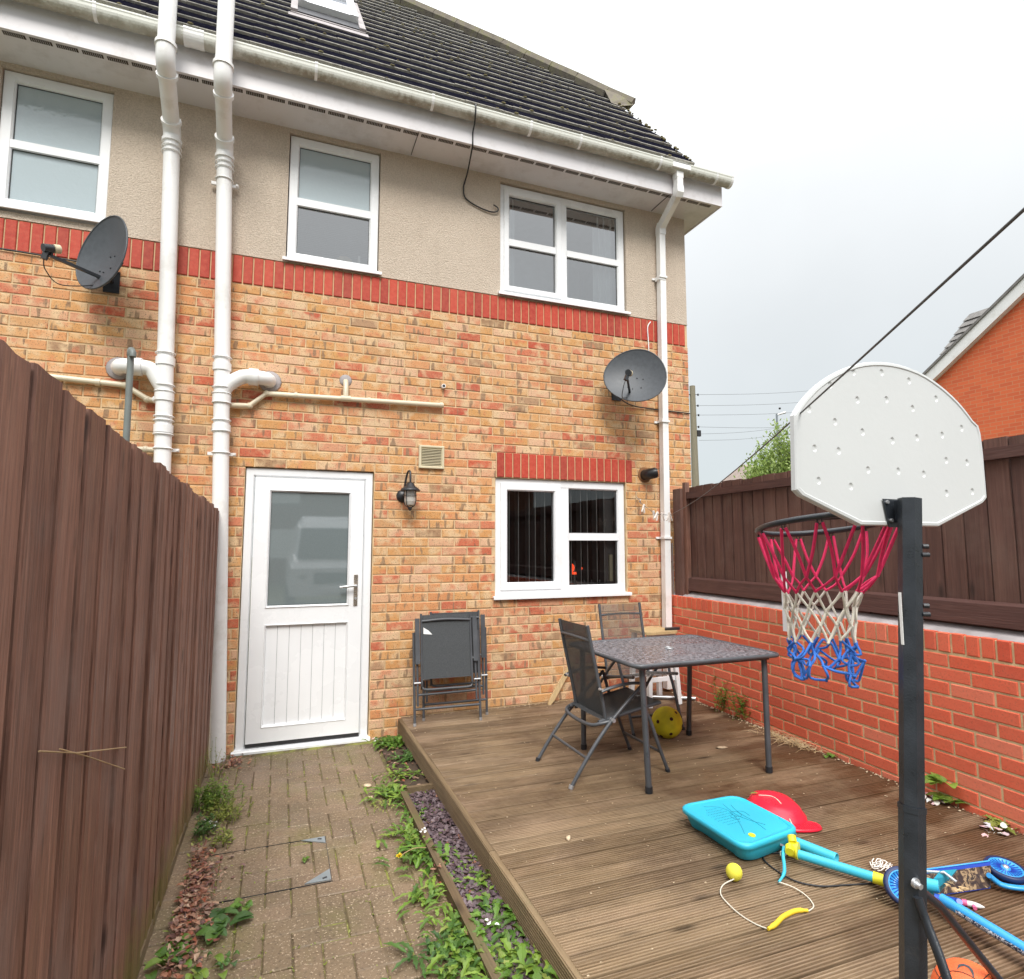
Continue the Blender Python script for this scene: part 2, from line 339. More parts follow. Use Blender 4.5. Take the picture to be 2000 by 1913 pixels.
def m_camo():
    t = NT('brown_camouflage_print'); v = t.noise(t.pos((1, 1, 1)), 38, 3, .5, .6)
    t.col(t.ramp(v, [(0, (.03, .02, .02)), (.44, (.08, .05, .035)), (.52, (.30, .21, .12)), (.60, (.03, .022, .02)), (.68, (.28, .2, .12))], 'CONSTANT')); t.rough(.5); return t.m
M['camo'] = m_camo()
def m_stem():
    t = NT('white_graffiti_print_on_navy'); v = t.noise(t.pos(), 60, 2, .4, 1.5)
    t.col(t.ramp(v, [(0, (.03, .035, .07)), (.47, (.6, .63, .68)), (.55, (.04, .05, .12)), (.64, (.55, .6, .66))], 'CONSTANT')); t.rough(.35); return t.m
M['stemprint'] = m_stem()

# ------------------------------------------------------------------ mesh helpers
class MB:
    def __init__(s): s.v = []; s.f = []; s.mi = []; s.tone = []; s.sm = []
    def add(s, vs, fs, mi=0, tone=.5, smooth=False):
        o = len(s.v); s.v += [tuple(p) for p in vs]
        for k, f in enumerate(fs):
            s.f.append(tuple(i+o for i in f)); s.mi.append(mi[k] if isinstance(mi, (list, tuple)) else mi); s.tone.append(tone); s.sm.append(smooth)
        return s
    def box(s, a, b, mi=0, tone=.5, M_=None):
        x0, y0, z0 = a; x1, y1, z1 = b
        vs = [(x, y, z) for z in (z0, z1) for y in (y0, y1) for x in (x0, x1)]
        if M_: vs = [M_ @ Vector(p) for p in vs]
        return s.add(vs, [(0, 2, 3, 1), (4, 5, 7, 6), (0, 1, 5, 4), (2, 6, 7, 3), (0, 4, 6, 2), (1, 3, 7, 5)], mi, tone)
    def tube(s, pts, r, n=8, closed=False, mi=0, caps=True, smooth=True, flat=1.0, up=None):
        P = [Vector(p) for p in pts]; m = len(P); rs = r if isinstance(r, (list, tuple)) else [r]*m
        vs = []; prev = None
        for i in range(m):
            if closed: d = P[(i+1) % m]-P[i-1]
            else: d = P[min(i+1, m-1)]-P[max(i-1, 0)]
            d.normalize()
            if prev is None:
                u = Vector(up) if up else (Vector((0, 0, 1)) if abs(d.z) < .9 else Vector((1, 0, 0)))
            else: u = prev
            u = (u - d*u.dot(d)).normalized(); prev = u; v = d.cross(u)
            a0 = PI/4 if n == 4 else 0
            for k in range(n):
                a = 2*PI*k/n + a0; vs.append(P[i]+u*math.cos(a)*rs[i]*flat+v*math.sin(a)*rs[i])
        fs = []
        for i in range(m if closed else m-1):
            j = (i+1) % m
            for k in range(n): fs.append((i*n+k, i*n+(k+1) % n, j*n+(k+1) % n, j*n+k))
        s.add(vs, fs, mi, .5, smooth and n > 4)
        if caps and not closed: s.add([vs[k] for k in range(n)], [tuple(range(n))[::-1]], mi); s.add([vs[(m-1)*n+k] for k in range(n)], [tuple(range(n))], mi)
        return s
    def lathe(s, prof, c=(0, 0, 0), axis=(0, 0, 1), n=24, mi=0, smooth=True):
        ax = Vector(axis).normalized(); u = Vector((1, 0, 0)) if abs(ax.x) < .9 else Vector((0, 1, 0)); u = (u-ax*u.dot(ax)).normalized(); v = ax.cross(u); c = Vector(c)
        vs = [c+ax*h+(u*math.cos(2*PI*k/n)+v*math.sin(2*PI*k/n))*r for r, h in prof for k in range(n)]
        fs = [(i*n+k, i*n+(k+1) % n, (i+1)*n+(k+1) % n, (i+1)*n+k) for i in range(len(prof)-1) for k in range(n)]
        return s.add(vs, fs, mi, .5, smooth)
    def sphere(s, c, r, n=20, mi=0, sc=(1, 1, 1)):
        prof = []; m = n//2
        c = Vector(c); vs = []; fs = []
        for i in range(m+1):
            t = PI*i/m
            for k in range(n): vs.append(c+Vector((math.sin(t)*math.cos(2*PI*k/n)*r*sc[0], math.sin(t)*math.sin(2*PI*k/n)*r*sc[1], math.cos(t)*r*sc[2])))
        for i in range(m):
            for k in range(n): fs.append((i*n+k, (i+1)*n+k, (i+1)*n+(k+1) % n, i*n+(k+1) % n))
        return s.add(vs, fs, mi, .5, True)
    def prism(s, poly, d, mi=0, tone=.5, smooth=False):   # poly: list of 3d points, extruded by vector d
        n = len(poly); P = [Vector(p) for p in poly]; Q = [p+Vector(d) for p in P]
        return s.add(P+Q, [tuple(range(n))[::-1], tuple(range(n, 2*n))]+[(i, (i+1) % n, n+(i+1) % n, n+i) for i in range(n)], mi, tone, smooth)
    def mesh(s, name, mats):
        me = bpy.data.meshes.new(name); me.from_pydata(s.v, [], s.f)
        for m in (mats if isinstance(mats, (list, tuple)) else [mats]): me.materials.append(m)
        me.polygons.foreach_set('material_index', s.mi); me.polygons.foreach_set('use_smooth', s.sm)
        me.update(); return me
    def build(s, name, mats, parent=None, kind=None, tone=False, fix=True):
        me = s.mesh(name, mats)
        if fix:
            bm = bmesh.new(); bm.from_mesh(me); bmesh.ops.recalc_face_normals(bm, faces=bm.faces); bm.to_mesh(me); bm.free()
        if tone:
            a = me.attributes.new('tone', 'FLOAT', 'FACE'); a.data.foreach_set('value', s.tone)
        return link(name, me, parent, kind)
def link(name, data, parent=None, kind=None, loc=None):
    o = bpy.data.objects.new(name, data); COL.objects.link(o)
    if parent: o.parent = parent; o.matrix_parent_inverse = Matrix()
    if loc: o.location = loc
    if kind: o['kind'] = kind
    return o
def tag(o, label, cat, group=None, kind=None):
    o['label'] = label; o['category'] = cat
    if group: o['group'] = group
    if kind: o['kind'] = kind
    return o
def empty(name, loc=(0, 0, 0), rz=0, label=None, cat=None, group=None):
    o = bpy.data.objects.new(name, None); COL.objects.link(o); o.location = loc; o.rotation_euler = (0, 0, rz); o.empty_display_size = .1
    if label: tag(o, label, cat, group)
    return o
def smooth_path(pts, k=6, closed=False):
    P = [Vector(p) for p in pts]; n = len(P); out = []
    for i in range(n if closed else n-1):
        if closed: a, b, c, d = P[i-1], P[i], P[(i+1) % n], P[(i+2) % n]
        else: a, b, c, d = P[max(i-1, 0)], P[i], P[i+1], P[min(i+2, n-1)]
        for j in range(k):
            t = j/k; out.append(.5*((2*b)+(-a+c)*t+(2*a-5*b+4*c-d)*t*t+(-a+3*b-3*c+d)*t**3))
    if not closed: out.append(P[-1])
    return out
def brickverts(l, h, d, ch=.004):
    # face towards -y at y=0, body back to y=d, centred in x and z
    a, b = l/2, h/2
    V = [(-a, d, -b), (a, d, -b), (a, d, b), (-a, d, b), (-a, ch, -b), (a, ch, -b), (a, ch, b), (-a, ch, b), (-a+ch, 0, -b+ch), (a-ch, 0, -b+ch), (a-ch, 0, b-ch), (-a+ch, 0, b-ch)]
    F = [(4, 5, 9, 8), (5, 6, 10, 9), (6, 7, 11, 10), (7, 4, 8, 11), (8, 9, 10, 11), (0, 1, 5, 4), (1, 2, 6, 5), (2, 3, 7, 6), (3, 0, 4, 7)]
    return V, F
_bc = {}
def brick_part(l, h, x, y, z, mat, name, parent, rotz=0, d=.03):
    key = (round(l, 3), round(h, 3), mat.name, name, d)
    if key not in _bc:
        V, F = brickverts(l, h, d); _bc[key] = MB().add(V, F).mesh(name, mat)
    o = link(name, _bc[key], parent, loc=(x, y, z))
    if rotz: o.rotation_euler.z = rotz
    return o

# ------------------------------------------------------------------ ground, path, bed
MB().box((-60, -60, -.6), (80, 90, -.06)).build('ground', M['groundcol'], kind='structure')
road = MB().box((-40, -12, -.055), (40, -5.6, -.03)).build('driveway', M['asphalt'], kind='structure')
path = MB().box((-.46, -5.6, -.055), (.745, 0, -.0055)).build('path', M['joint'], kind='structure')
a = .1045
def paver(w, h):
    ch = .0045; z0 = -.04; x, y = w/2-.0022, h/2-.0022
    V = [(-x, -y, z0), (x, -y, z0), (x, y, z0), (-x, y, z0), (-x, -y, -ch), (x, -y, -ch), (x, y, -ch), (-x, y, -ch), (-x+ch, -y+ch, 0), (x-ch, -y+ch, 0), (x-ch, y-ch, 0), (-x+ch, y-ch, 0)]
    F = [(8, 9, 10, 11), (4, 5, 9, 8), (5, 6, 10, 9), (6, 7, 11, 10), (7, 4, 8, 11), (0, 1, 5, 4), (1, 2, 6, 5), (2, 3, 7, 6), (3, 0, 4, 7)]
    return MB().add(V, F).mesh('paver', M['paver'])
pm = {}
X0, X1, Y0, Y1 = -.43, .735, -4.35, -.095
nx = int((X1-X0)/a)+2; ny = int((Y1-Y0)/a)+2
for i in range(-2, nx):
    for j in range(-2, ny):
        c = (i-j) % 4
        if c == 0: cells = (i, j, i+2, j+1)
        elif c == 2: cells = (i, j-1, i+1, j+1)
        else: continue
        x0, y0, x1, y1 = X0+cells[0]*a, Y1-cells[3]*a, X0+cells[2]*a, Y1-cells[1]*a
        x0, x1 = max(x0, X0), min(x1, X1); y0, y1 = max(y0, Y0), min(y1, Y1)
        if x1-x0 < .03 or y1-y0 < .03: continue
        key = (round(x1-x0, 3), round(y1-y0, 3))
        if key not in pm: pm[key] = paver(*key)
        o = link('paver', pm[key], path, loc=((x0+x1)/2+rnd.uniform(-.001, .001), (y0+y1)/2+rnd.uniform(-.001, .001), rnd.uniform(-.003, .0015)))
        o.rotation_euler = (rnd.uniform(-.012, .012), rnd.uniform(-.012, .012), rnd.uniform(-.012, .012))
# recessed manhole cover filled with the same blocks: thin steel lip and two corner plates
mh = empty('manhole_cover', (.02, -1.75, 0), 0, 'block filled manhole cover with thin steel lip and two grey corner plates in the path', 'manhole cover')
b = MB()
for (p, q) in (((-.29, -.222, -.006), (.25, -.2195, .002)), ((-.29, .222, -.006), (.25, .2245, .001)), ((.245, -.216, -.006), (.2475, .222, .002))): b.box(p, q)
b.build('steel_lip', M['seal'], mh)
for s_, yy in ((1, .205), (-1, -.205)):
    b = MB(); b.prism([(.243, yy+.012*s_, .0015), (.243, yy-.058, .0015) if s_ > 0 else (.243, yy+.085, .0015), (.13, yy+.008*s_, .0015)], (0, 0, .0045)); b.tube([(.208, yy-.008*s_, .004), (.226, yy-.014*s_, .004)], .006, 8, mi=1)
    b.build('corner_plate', [M['corner'], M['seal']], mh)
# bed between path and deck
bed = MB().box((.745, -5.6, -.055), (.935, 0, .004)).build('planting_bed', M['soil'], kind='structure')
e1 = MB().box((.715, -4.8, -.03), (.752, -1.21, .046), tone=.3); o = e1.build('edging_board', M['edging'], tone=True); tag(o, 'long mossy timber edging board between block path and slate chips', 'edging')
o = MB().box((.757, -1.205, -.03), (.93, -1.175, .058), tone=.7).build('edging_board', M['edging'], tone=True); tag(o, 'short timber board across the far end of the slate chips', 'edging')
b = MB()
for k in range(3600):
    x = rnd.uniform(.76, .93); y = rnd.uniform(-3.6, -1.22); s_ = rnd.uniform(.007, .019); t = rnd.uniform(.0015, .004)
    R_ = Euler((rnd.gauss(0, .35), rnd.gauss(0, .35), rnd.uniform(0, 6.3))).to_matrix(); z = .012+rnd.uniform(0, .022)
    pg = [Vector((math.cos(q)*s_*rnd.uniform(.6, 1.1), math.sin(q)*s_*rnd.uniform(.5, .9), 0)) for q in (0, 1.2, 2.4, 3.7, 5)]
    b.prism([R_ @ p+Vector((x, y, z)) for p in pg], R_ @ Vector((0, 0, t)))
tag(b.build('slate_chippings', M['chips'], kind='stuff', fix=False), 'plum coloured slate chippings filling the narrow bed beside the deck', 'slate chips', kind='stuff')
# ------------------------------------------------------------------ deck
DZ = .144
deck = empty('wooden_deck', (.94, 0, 0), 0, 'weathered grooved timber deck beside the house, raised above the path', 'deck')
def deckboard(w, L):
    g = .0062; n = 7; pr = [(-w/2, -.026), (-w/2, -.002), (-w/2+.001, 0)]; m = w-.004; st = m/n
    for k in range(n):
        x = -w/2+.002+st*k; pr += [(x+st*.22, 0), (x+st*.32, -g), (x+st*.72, -g), (x+st*.82, 0)]
    pr += [(w/2-.001, 0), (w/2, -.002), (w/2, -.026)]
    P = [(0, y, z) for y, z in pr]
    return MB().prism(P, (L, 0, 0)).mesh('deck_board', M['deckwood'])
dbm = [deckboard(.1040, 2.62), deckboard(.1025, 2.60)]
y = -.062; k = 0
while y > -4.9:
    x_end = 3.5+.052*y
    o = link('deck_board', dbm[k % 2], deck, loc=(.002+rnd.uniform(-.003, .003), y, DZ+rnd.uniform(-.0015, .0015))); o.scale.x = (x_end-.945)/2.61
    o.rotation_euler.x = rnd.uniform(-.006, .006); y -= .1155; k += 1
b = MB().box((.03, -4.9, .02), (2.38, -.03, .112)); b.build('joist_frame', M['felt'], deck)
g = MB(); pr = [(0, .022)]
for k in range(9): z = .028+k*.0125; pr += [(0, z), (-.004, z+.003), (-.004, z+.008), (0, z+.010)]
pr += [(0, .141), (.024, .141), (.024, .022)]
for (ya, yb, tn) in ((-.02, -2.25, .2), (-2.254, -4.9, .7)):
    MB().prism([(x-.022, ya, z) for x, z in pr], (0, yb-ya, 0), tone=tn).build('fascia_board', M['deckside'], deck, tone=True)
MB().box((-.018, -4.9, -.05), (0, -.02, .021)).build('membrane_strip', M['felt'], deck)

# ------------------------------------------------------------------ the house
house = empty('brick_house', (0, 0, 0), 0, 'two storey terraced house of mottled buff brick with roughcast render above, dark tiled roof', 'house')
HX0, HX1, ZS0, ZS1, ZT = -2.45, 3.81, 3.525, 3.75, 4.93
OPEN = [(-.268, .690, -.2, 2.10), (1.735, 3.05, 1.045, 2.10), (-.04, .69, 3.752, 4.85), (1.775, 3.10, 3.752, 4.845), (-1.935, -1.262, 3.80, 4.85)]
def wallgrid(x0, x1, z0, z1, ops, ya, yb, b):
    xs = sorted({x0, x1, *[v for o in ops for v in o[:2] if x0 < v < x1]}); zs = sorted({z0, z1, *[v for o in ops for v in o[2:] if z0 < v < z1]})
    for i in range(len(xs)-1):
        for j in range(len(zs)-1):
            cx, cz = (xs[i]+xs[i+1])/2, (zs[j]+zs[j+1])/2
            if any(o[0] < cx < o[1] and o[2] < cz < o[3] for o in ops): continue
            b.box((xs[i], ya, zs[j]), (xs[i+1], yb, zs[j+1]))
b = MB(); wallgrid(HX0, HX1-.004, -.1, ZS1, OPEN, .0055, .28, b); b.build('mortar_core', M['mortar'], house)
b = MB(); wallgrid(HX0, HX1-.002, ZS1, ZT, OPEN, .002, .28, b); b.build('render_wall', M['render'], house)
b = MB().box((HX1-.12, .285, -.1), (HX1-.004, 7, ZT+.1)); b.build('gable_wall', M['oppbrick'], house)
MB().box((HX0, -.004, ZS1+.0), (HX1, .01, ZS1+.008)).build('render_stop_bead', M['render'], house)
bricks = []
for k in range(47):
    z0 = k*.075; x = HX0 - (.1125 if k % 2 else 0)
    if k < 16 and False: continue
    while x < HX1:
        a0, a1 = max(x, HX0), min(x+.215, HX1); x += .225
        segs = [(a0, a1)]
        for o in list(OPEN)+[(1.745, 3.065, 2.10, 2.325)]:
            if z0+.065 > o[2]+.004 and z0 < o[3]-.004:
                ns = []
                for p, q in segs:
                    if q <= o[0] or p >= o[1]: ns.append((p, q)); continue
                    if p < o[0]-.02: ns.append((p, o[0]-.004))
                    if q > o[1]+.02: ns.append((o[1]+.004, q))
                segs = ns
        for p, q in segs:
            if q-p < .02: continue
            cx = (p+q)/2
            if q < -.45 and z0 < 1.5: continue
            if cx > .95 and cx < 3.5 and z0+.065 < .10: continue
            bricks.append((p, q, z0))
def seen(p, q, z):
    cx = (p+q)/2
    return cx > -.40 or z > 1.75+(-.42-cx)*.95
bricks.sort(key=lambda t: (0 if seen(*t) and t[1]-t[0] > .05 else 1, ((t[0]+t[1])/2-.9)**2*.8+(t[2]-1.6)**2))
st = MB()
for i, (p, q, z0) in enumerate(bricks):
    l = q-p; dy = rnd.uniform(-.0012, .0012)
    if i < 300: brick_part(l, .065, (p+q)/2, dy, z0+.0325, M['brick'], 'brick', house)
    else:
        V, F = brickverts(l, .065, .012); T = (p+q)/2
        st.add([(v[0]+T, v[1]+dy, v[2]+z0+.0325) for v in V], F, 0, rnd.uniform(.01, 1))
st.build('brick', M['brick'], house, kind='stuff', tone=True, fix=False)
x = HX0+.01
while x < HX1-.03:
    brick_part(min(.065, HX1-x), .215, x+.0325, rnd.uniform(-.002, .001)-.004, ZS0+.1095, M['soldier'], 'soldier_brick', house); x += .075
x = 1.75
while x < 3.06:
    brick_part(.066, .215, x+.033, rnd.uniform(-.002, .001)-.003, 2.10+.1125, M['soldier'], 'soldier_brick', house); x += .0768
# plaster patches and scuffs
# windows
def frame_ring(b, x0, x1, z0, z1, w_, y0, y1):
    i = w_; ch = .010
    O = [(x0, z0), (x1, z0), (x1, z1), (x0, z1)]; I = [(x0+i, z0+i), (x1-i, z0+i), (x1-i, z1-i), (x0+i, z1-i)]; C = [(x0+i-ch, z0+i-ch), (x1-i+ch, z0+i-ch), (x1-i+ch, z1-i+ch), (x0+i-ch, z1-i+ch)]
    O2 = [(x0+.004, z0+.004), (x1-.004, z0+.004), (x1-.004, z1-.004), (x0+.004, z1-.004)]
    for k in range(4):
        j = (k+1) % 4
        vs = [(O[k][0], y1, O[k][1]), (O[j][0], y1, O[j][1]), (O[j][0], y0+.004, O[j][1]), (O[k][0], y0+.004, O[k][1]), (O2[k][0], y0, O2[k][1]), (O2[j][0], y0, O2[j][1]),
              (C[k][0], y0, C[k][1]), (C[j][0], y0, C[j][1]), (I[k][0], y0+ch*1.4, I[k][1]), (I[j][0], y0+ch*1.4, I[j][1]), (I[k][0], y1, I[k][1]), (I[j][0], y1, I[j][1])]
        b.add(vs, [(0, 1, 2, 3), (3, 2, 5, 4), (4, 5, 7, 6), (6, 7, 9, 8), (8, 9, 11, 10)])
def seal_ring(b, x0, x1, z0, z1, y):
    for p, q in (((x0, z0), (x1, z0+.005)), ((x0, z1-.005), (x1, z1)), ((x0, z0), (x0+.005, z1)), ((x1-.005, z0), (x1, z1))):
        b.box((p[0], y-.003, p[1]), (q[0], y, q[1]))
def window(x0, x1, z0, z1, lights, sashes, glassmats, sillz=None, y=.028):
    w_ = link('window', None, house); w_.empty_display_size = .1
    b = MB(); frame_ring(b, x0, x1, z0, z1, .072, y, y+.06)
    for m in sashes['bars']: b.box((m[0], y+.003, m[1]), (m[2], y+.058, m[3]))
    b.build('frame', M['upvc'], w_, fix=True)
    for s_ in sashes['sash']:
        b = MB(); frame_ring(b, *s_, .055 if s_[0] > 1.8 else .066, y-.014, y+.05); b.build('sash', M['upvc'], w_)
    sb = MB()
    for (l, gm) in zip(lights, glassmats):
        MB().add([(l[0], y+.030, l[2]), (l[1], y+.030, l[2]), (l[1], y+.030, l[3]), (l[0], y+.030, l[3])], [(0, 1, 2, 3)]).build('pane', M[gm], w_, fix=False)
        seal_ring(sb, l[0], l[1], l[2], l[3], y+.029)
    sb.build('gasket', M['seal'], w_)
    if sillz:
        b = MB(); b.prism([(x0-.03, y+.04, sillz), (x0-.03, -.030, sillz-.008), (x0-.03, -.036, sillz-.014), (x0-.03, -.036, sillz-.034), (x0-.03, -.026, sillz-.036), (x0-.03, -.024, sillz-.02), (x0-.03, y+.04, sillz-.02)], (x1-x0+.06, 0, 0)); b.build('sill', M['upvc'], w_)
    return w_
# kitchen window (ground floor)
z0, z1 = 1.075, 2.096
kw = window(1.742, 3.045, z0, z1, [(1.853, 2.312, 1.182, 1.992), (2.458, 2.975, 1.62, 2.026), (2.458, 2.975, 1.145, 1.553)],
       {'bars': [(2.37, z0+.04, 2.458, z1-.04), (2.456, 1.553, 3.0, 1.62)], 'sash': [(1.79, 2.375, 1.118, 2.055)]}, ['glass']*3, 1.078)
# upper middle
mw = window(-.033, .683, 3.785, 4.843, [(.038, .613, 4.325, 4.772), (.038, .613, 3.856, 4.262)], {'bars': [(0, 4.262, .65, 4.325)], 'sash': []}, ['obsc', 'glassu'], 3.79)
rw = window(1.782, 3.092, 3.785, 4.836, [(1.872, 2.348, 4.325, 4.745), (1.872, 2.348, 3.875, 4.262), (2.462, 3.02, 4.32, 4.765), (2.462, 3.02, 3.856, 4.26)],
       {'bars': [(2.38, 3.825, 2.462, 4.80), (2.46, 4.26, 3.05, 4.32), (1.845, 4.262, 2.39, 4.325)], 'sash': [(1.818, 2.40, 3.82, 4.80)]}, ['glassu']*4, 3.79)
lw = window(-1.93, -1.268, 3.84, 4.845, [(-1.858, -1.34, 4.345, 4.774), (-1.858, -1.34, 3.911, 4.285)], {'bars': [(-1.9, 4.285, -1.3, 4.345)], 'sash': []}, ['obsc']*2, 3.845)
# rooms, blinds and curtains behind the glass
def room(x0, x1, z0, z1, m, d=2.2, y=.10):
    b = MB(); b.add([(x0, y, z0), (x1, y, z0), (x1, y+d, z0), (x0, y+d, z0), (x0, y, z1), (x1, y, z1), (x1, y+d, z1), (x0, y+d, z1)],
                    [(0, 1, 2, 3), (4, 5, 6, 7), (1, 2, 6, 5), (0, 3, 7, 4), (3, 2, 6, 7)]); return b.build('room_interior', m, house, fix=False)
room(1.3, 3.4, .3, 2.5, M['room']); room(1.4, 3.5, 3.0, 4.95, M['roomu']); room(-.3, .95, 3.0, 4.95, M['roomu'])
for i, x in enumerate([1.91, 2.0, 2.105, 2.165, 2.26, 2.53, 2.63, 2.70, 2.80, 2.88]):
    b = MB(); b.box((x-.003, .13, 1.14), (x+.003, .215, 2.05)); b.box((x-.0035, .124, 1.14), (x+.0035, .1295, 2.05), mi=1); b.build('blind_vane', [M['vane'], M['edgevane']], kw)
b = MB(); b.box((2.895, .14, 1.12), (3.02, .16, 2.05)); b.box((2.93, .12, 1.17), (2.965, .14, 1.42), mi=1); b.build('side_curtain', [M['vane'], M['beige']], kw)
b = MB()
for x in (2.51, 2.58, 2.655, 2.735, 2.82, 2.9): b.tube([(x, .12, 1.16), (x, .12, 1.185)], .007, 6)
b.tube([(2.47, .12, 1.158), (2.95, .12, 1.158)], .003, 5); b.build('blind_chain', M['vane'], kw)
t = NT('red_glow_lamp'); t.b.inputs['Base Color'].default_value = (.5, .03, .01, 1); t.b.inputs['Emission Color'].default_value = (1, .08, .02, 1); t.b.inputs['Emission Strength'].default_value = .9; M['redglow'] = t.m
b = MB(); b.sphere((2.91, .9, 1.27), .04, 12, 0, (1, 1, 1.2)); b.box((2.88, .86, 1.20), (2.96, .9, 1.225)); b.sphere((3.19, 1.2, 1.25), .016, 10); b.build('red_lamp', M['redglow'], kw)
b = MB()
for k in range(26): z = 3.86+k*.0155; b.prism([(.03, .13, z), (.03, .150, z+.008), (.03, .150, z+.0095), (.03, .13, z+.0015)], (.59, 0, 0))
b.build('venetian_blind', M['blind'], mw)
b = MB(); b.sphere((.42, .115, 3.885), .05, 12, 0, (1.4, .6, 1)); b.box((.53, .10, 3.87), (.55, .12, 3.95), mi=1); b.build('sill_ornament', [M['stone'], M['white']], mw)
def drape(x0, x1, z0, z1, y, m, nm, par):
    n = 24; vs = []; fs = []
    for i in range(n+1):
        u = i/n
        for z in (z0, z1): vs.append((x0+(x1-x0)*u, y+.018*math.sin(u*22)+.005*math.sin(u*51), z))
    for i in range(n): fs.append((2*i, 2*i+2, 2*i+3, 2*i+1))
    MB().add(vs, fs, 0, .5, True).build(nm, m, par, fix=False)
drape(1.86, 1.97, 3.83, 4.80, .14, M['curtain'], 'curtain', rw); drape(2.80, 3.05, 3.83, 4.80, .14, M['curtain'], 'curtain', rw)
b = MB(); b.box((1.82, .13, 4.68), (3.05, .15, 4.79)); b.build('soffit_reflection', M['vane'], rw)  # added dark strip imitating the soffit's reflection across the pane tops
MB().box((1.82, .9, 3.8), (3.05, .92, 4.8)).build('inner_wall', M['blind'], rw)
MB().box((-.02, .6, 3.8), (.67, .62, 4.8)).build('inner_wall', M['roomu'], mw)
# door
door = link('door', None, house); door.empty_display_size = .1
b = MB(); y = .022
frame_ring(b, -.262, .684, -.06, 2.094, .062, y, y+.07); b.build('frame', M['upvc'], door)
b = MB(); y = .018
dx0, dx1, dz0, dz1 = -.195, .617, .055, 2.028
def bx(x0, z0, x1, z1, ya, yb, mi=0): b.box((x0, ya, z0), (x1, yb, z1), mi)
bx(dx0, dz0, dx0+.105, dz1, y, y+.05); bx(dx1-.105, dz0, dx1, dz1, y, y+.05)
bx(dx0+.105, dz1-.10, dx1-.105, dz1, y+.001, y+.05); bx(dx0+.105, dz0, dx1-.105, dz0+.11, y+.001, y+.05); bx(dx0+.105, .905, dx1-.105, 1.04, y+.001, y+.05)
b.build('door_leaf', M['upvc'], door)
b = MB(); frame_ring(b, dx0+.10, dx1-.10, 1.035, dz1-.095, .016, y-.007, y+.02); frame_ring(b, dx0+.10, dx1-.10, dz0+.105, .912, .014, y-.005, y+.03); b.build('glazing_bead', M['upvc'], door)
n = 7; pw = (dx1-dx0-.22)/n
for k in range(n):
    xx = dx0+.11+k*pw; bb = MB(); bb.box((xx+.0018, y+.022, dz0+.112), (xx+pw-.0018, y+.04, .906)); bb.build('tongue_groove_panel', M['upvc'], door)
MB().box((dx0+.11, y+.026, dz0+.11), (dx1-.11, y+.05, .906)).build('panel_back', plain('panel_joint_grey', (.42, .43, .44), .5), door)
MB().add([(dx0+.11, y+.015, 1.045), (dx1-.11, y+.015, 1.045), (dx1-.11, y+.015, dz1-.105), (dx0+.11, y+.015, dz1-.105)], [(0, 1, 2, 3)]).build('pane', M['obscdoor'], door, fix=False)
b = MB(); seal_ring(b, dx0+.113, dx1-.113, 1.048, dz1-.108, y+.012); b.build('gasket', M['seal'], door)
MB().box((dx0, y+.0, .030), (dx1, y+.03, .052)).build('bottom_gap', M['seal'], door)
b = MB(); b.prism([(-.285, .08, .028), (-.285, -.018, .018), (-.285, -.024, .010), (-.285, -.024, -.008), (-.285, -.05, -.012), (-.285, -.05, -.04), (-.285, .08, -.04)], (.985, 0, 0)); b.build('threshold', M['upvc'], door)
hd = MB(); hx = .567
hd.box((hx-.015, y-.010, 1.035), (hx+.015, y-.0005, 1.275)); hd.tube([(hx, y-.01, 1.19), (hx, y-.045, 1.19)], .010, 8, mi=1); hd.tube(smooth_path([(hx, y-.045, 1.19), (hx-.05, y-.05, 1.188), (hx-.125, y-.045, 1.180)], 4), [.010]*9, 8, mi=1)
hd.tube([(hx, y-.008, 1.09), (hx, y-.016, 1.09)], .010, 10, mi=1); hd.build('handle', [M['chrome'], M['silver']], door)
# eaves
SZ = 4.885; FX1 = 3.99
b = MB(); b.box((HX0, -.325, SZ), (FX1, .35, SZ+.012)); b.build('soffit', M['fascia'], house)
b = MB(); b.box((HX0, -.345, SZ-.006), (FX1, -.325, 5.09)); b.box((FX1, -.345, SZ-.006), (FX1+.018, .9, 5.09)); b.build('fascia', M['fascia'], house)
b = MB(); b.box((HX1+.0, .30, SZ+.012), (FX1, .9, SZ+.014)); b.box((HX1, .0, SZ-.002), (HX1+.02, .9, SZ+.0)); b.build('box_end', M['fascia'], house)
for x in (-.92+.98*k for k in (0, 1.9, 4.4)): MB().box((x, -.3462, SZ-.007), (x+.003, -.02, SZ-.0004)).build('soffit_joint', M['seal'], house)
x = HX0+.03; slot = None
b = MB(); b.box((0, 0, 0), (.124, .035, .002))
for k in range(9): b.box((.010+.0125*k, .001, -.0012), (.0118+.0125*k, .034, 0), mi=1)
vm = b.mesh('soffit_vent', [M['ventdark'], M['fascia']])
while x < FX1-.14: link('soffit_vent', vm, house, loc=(x, -.312, SZ-.0025)); x += .1475
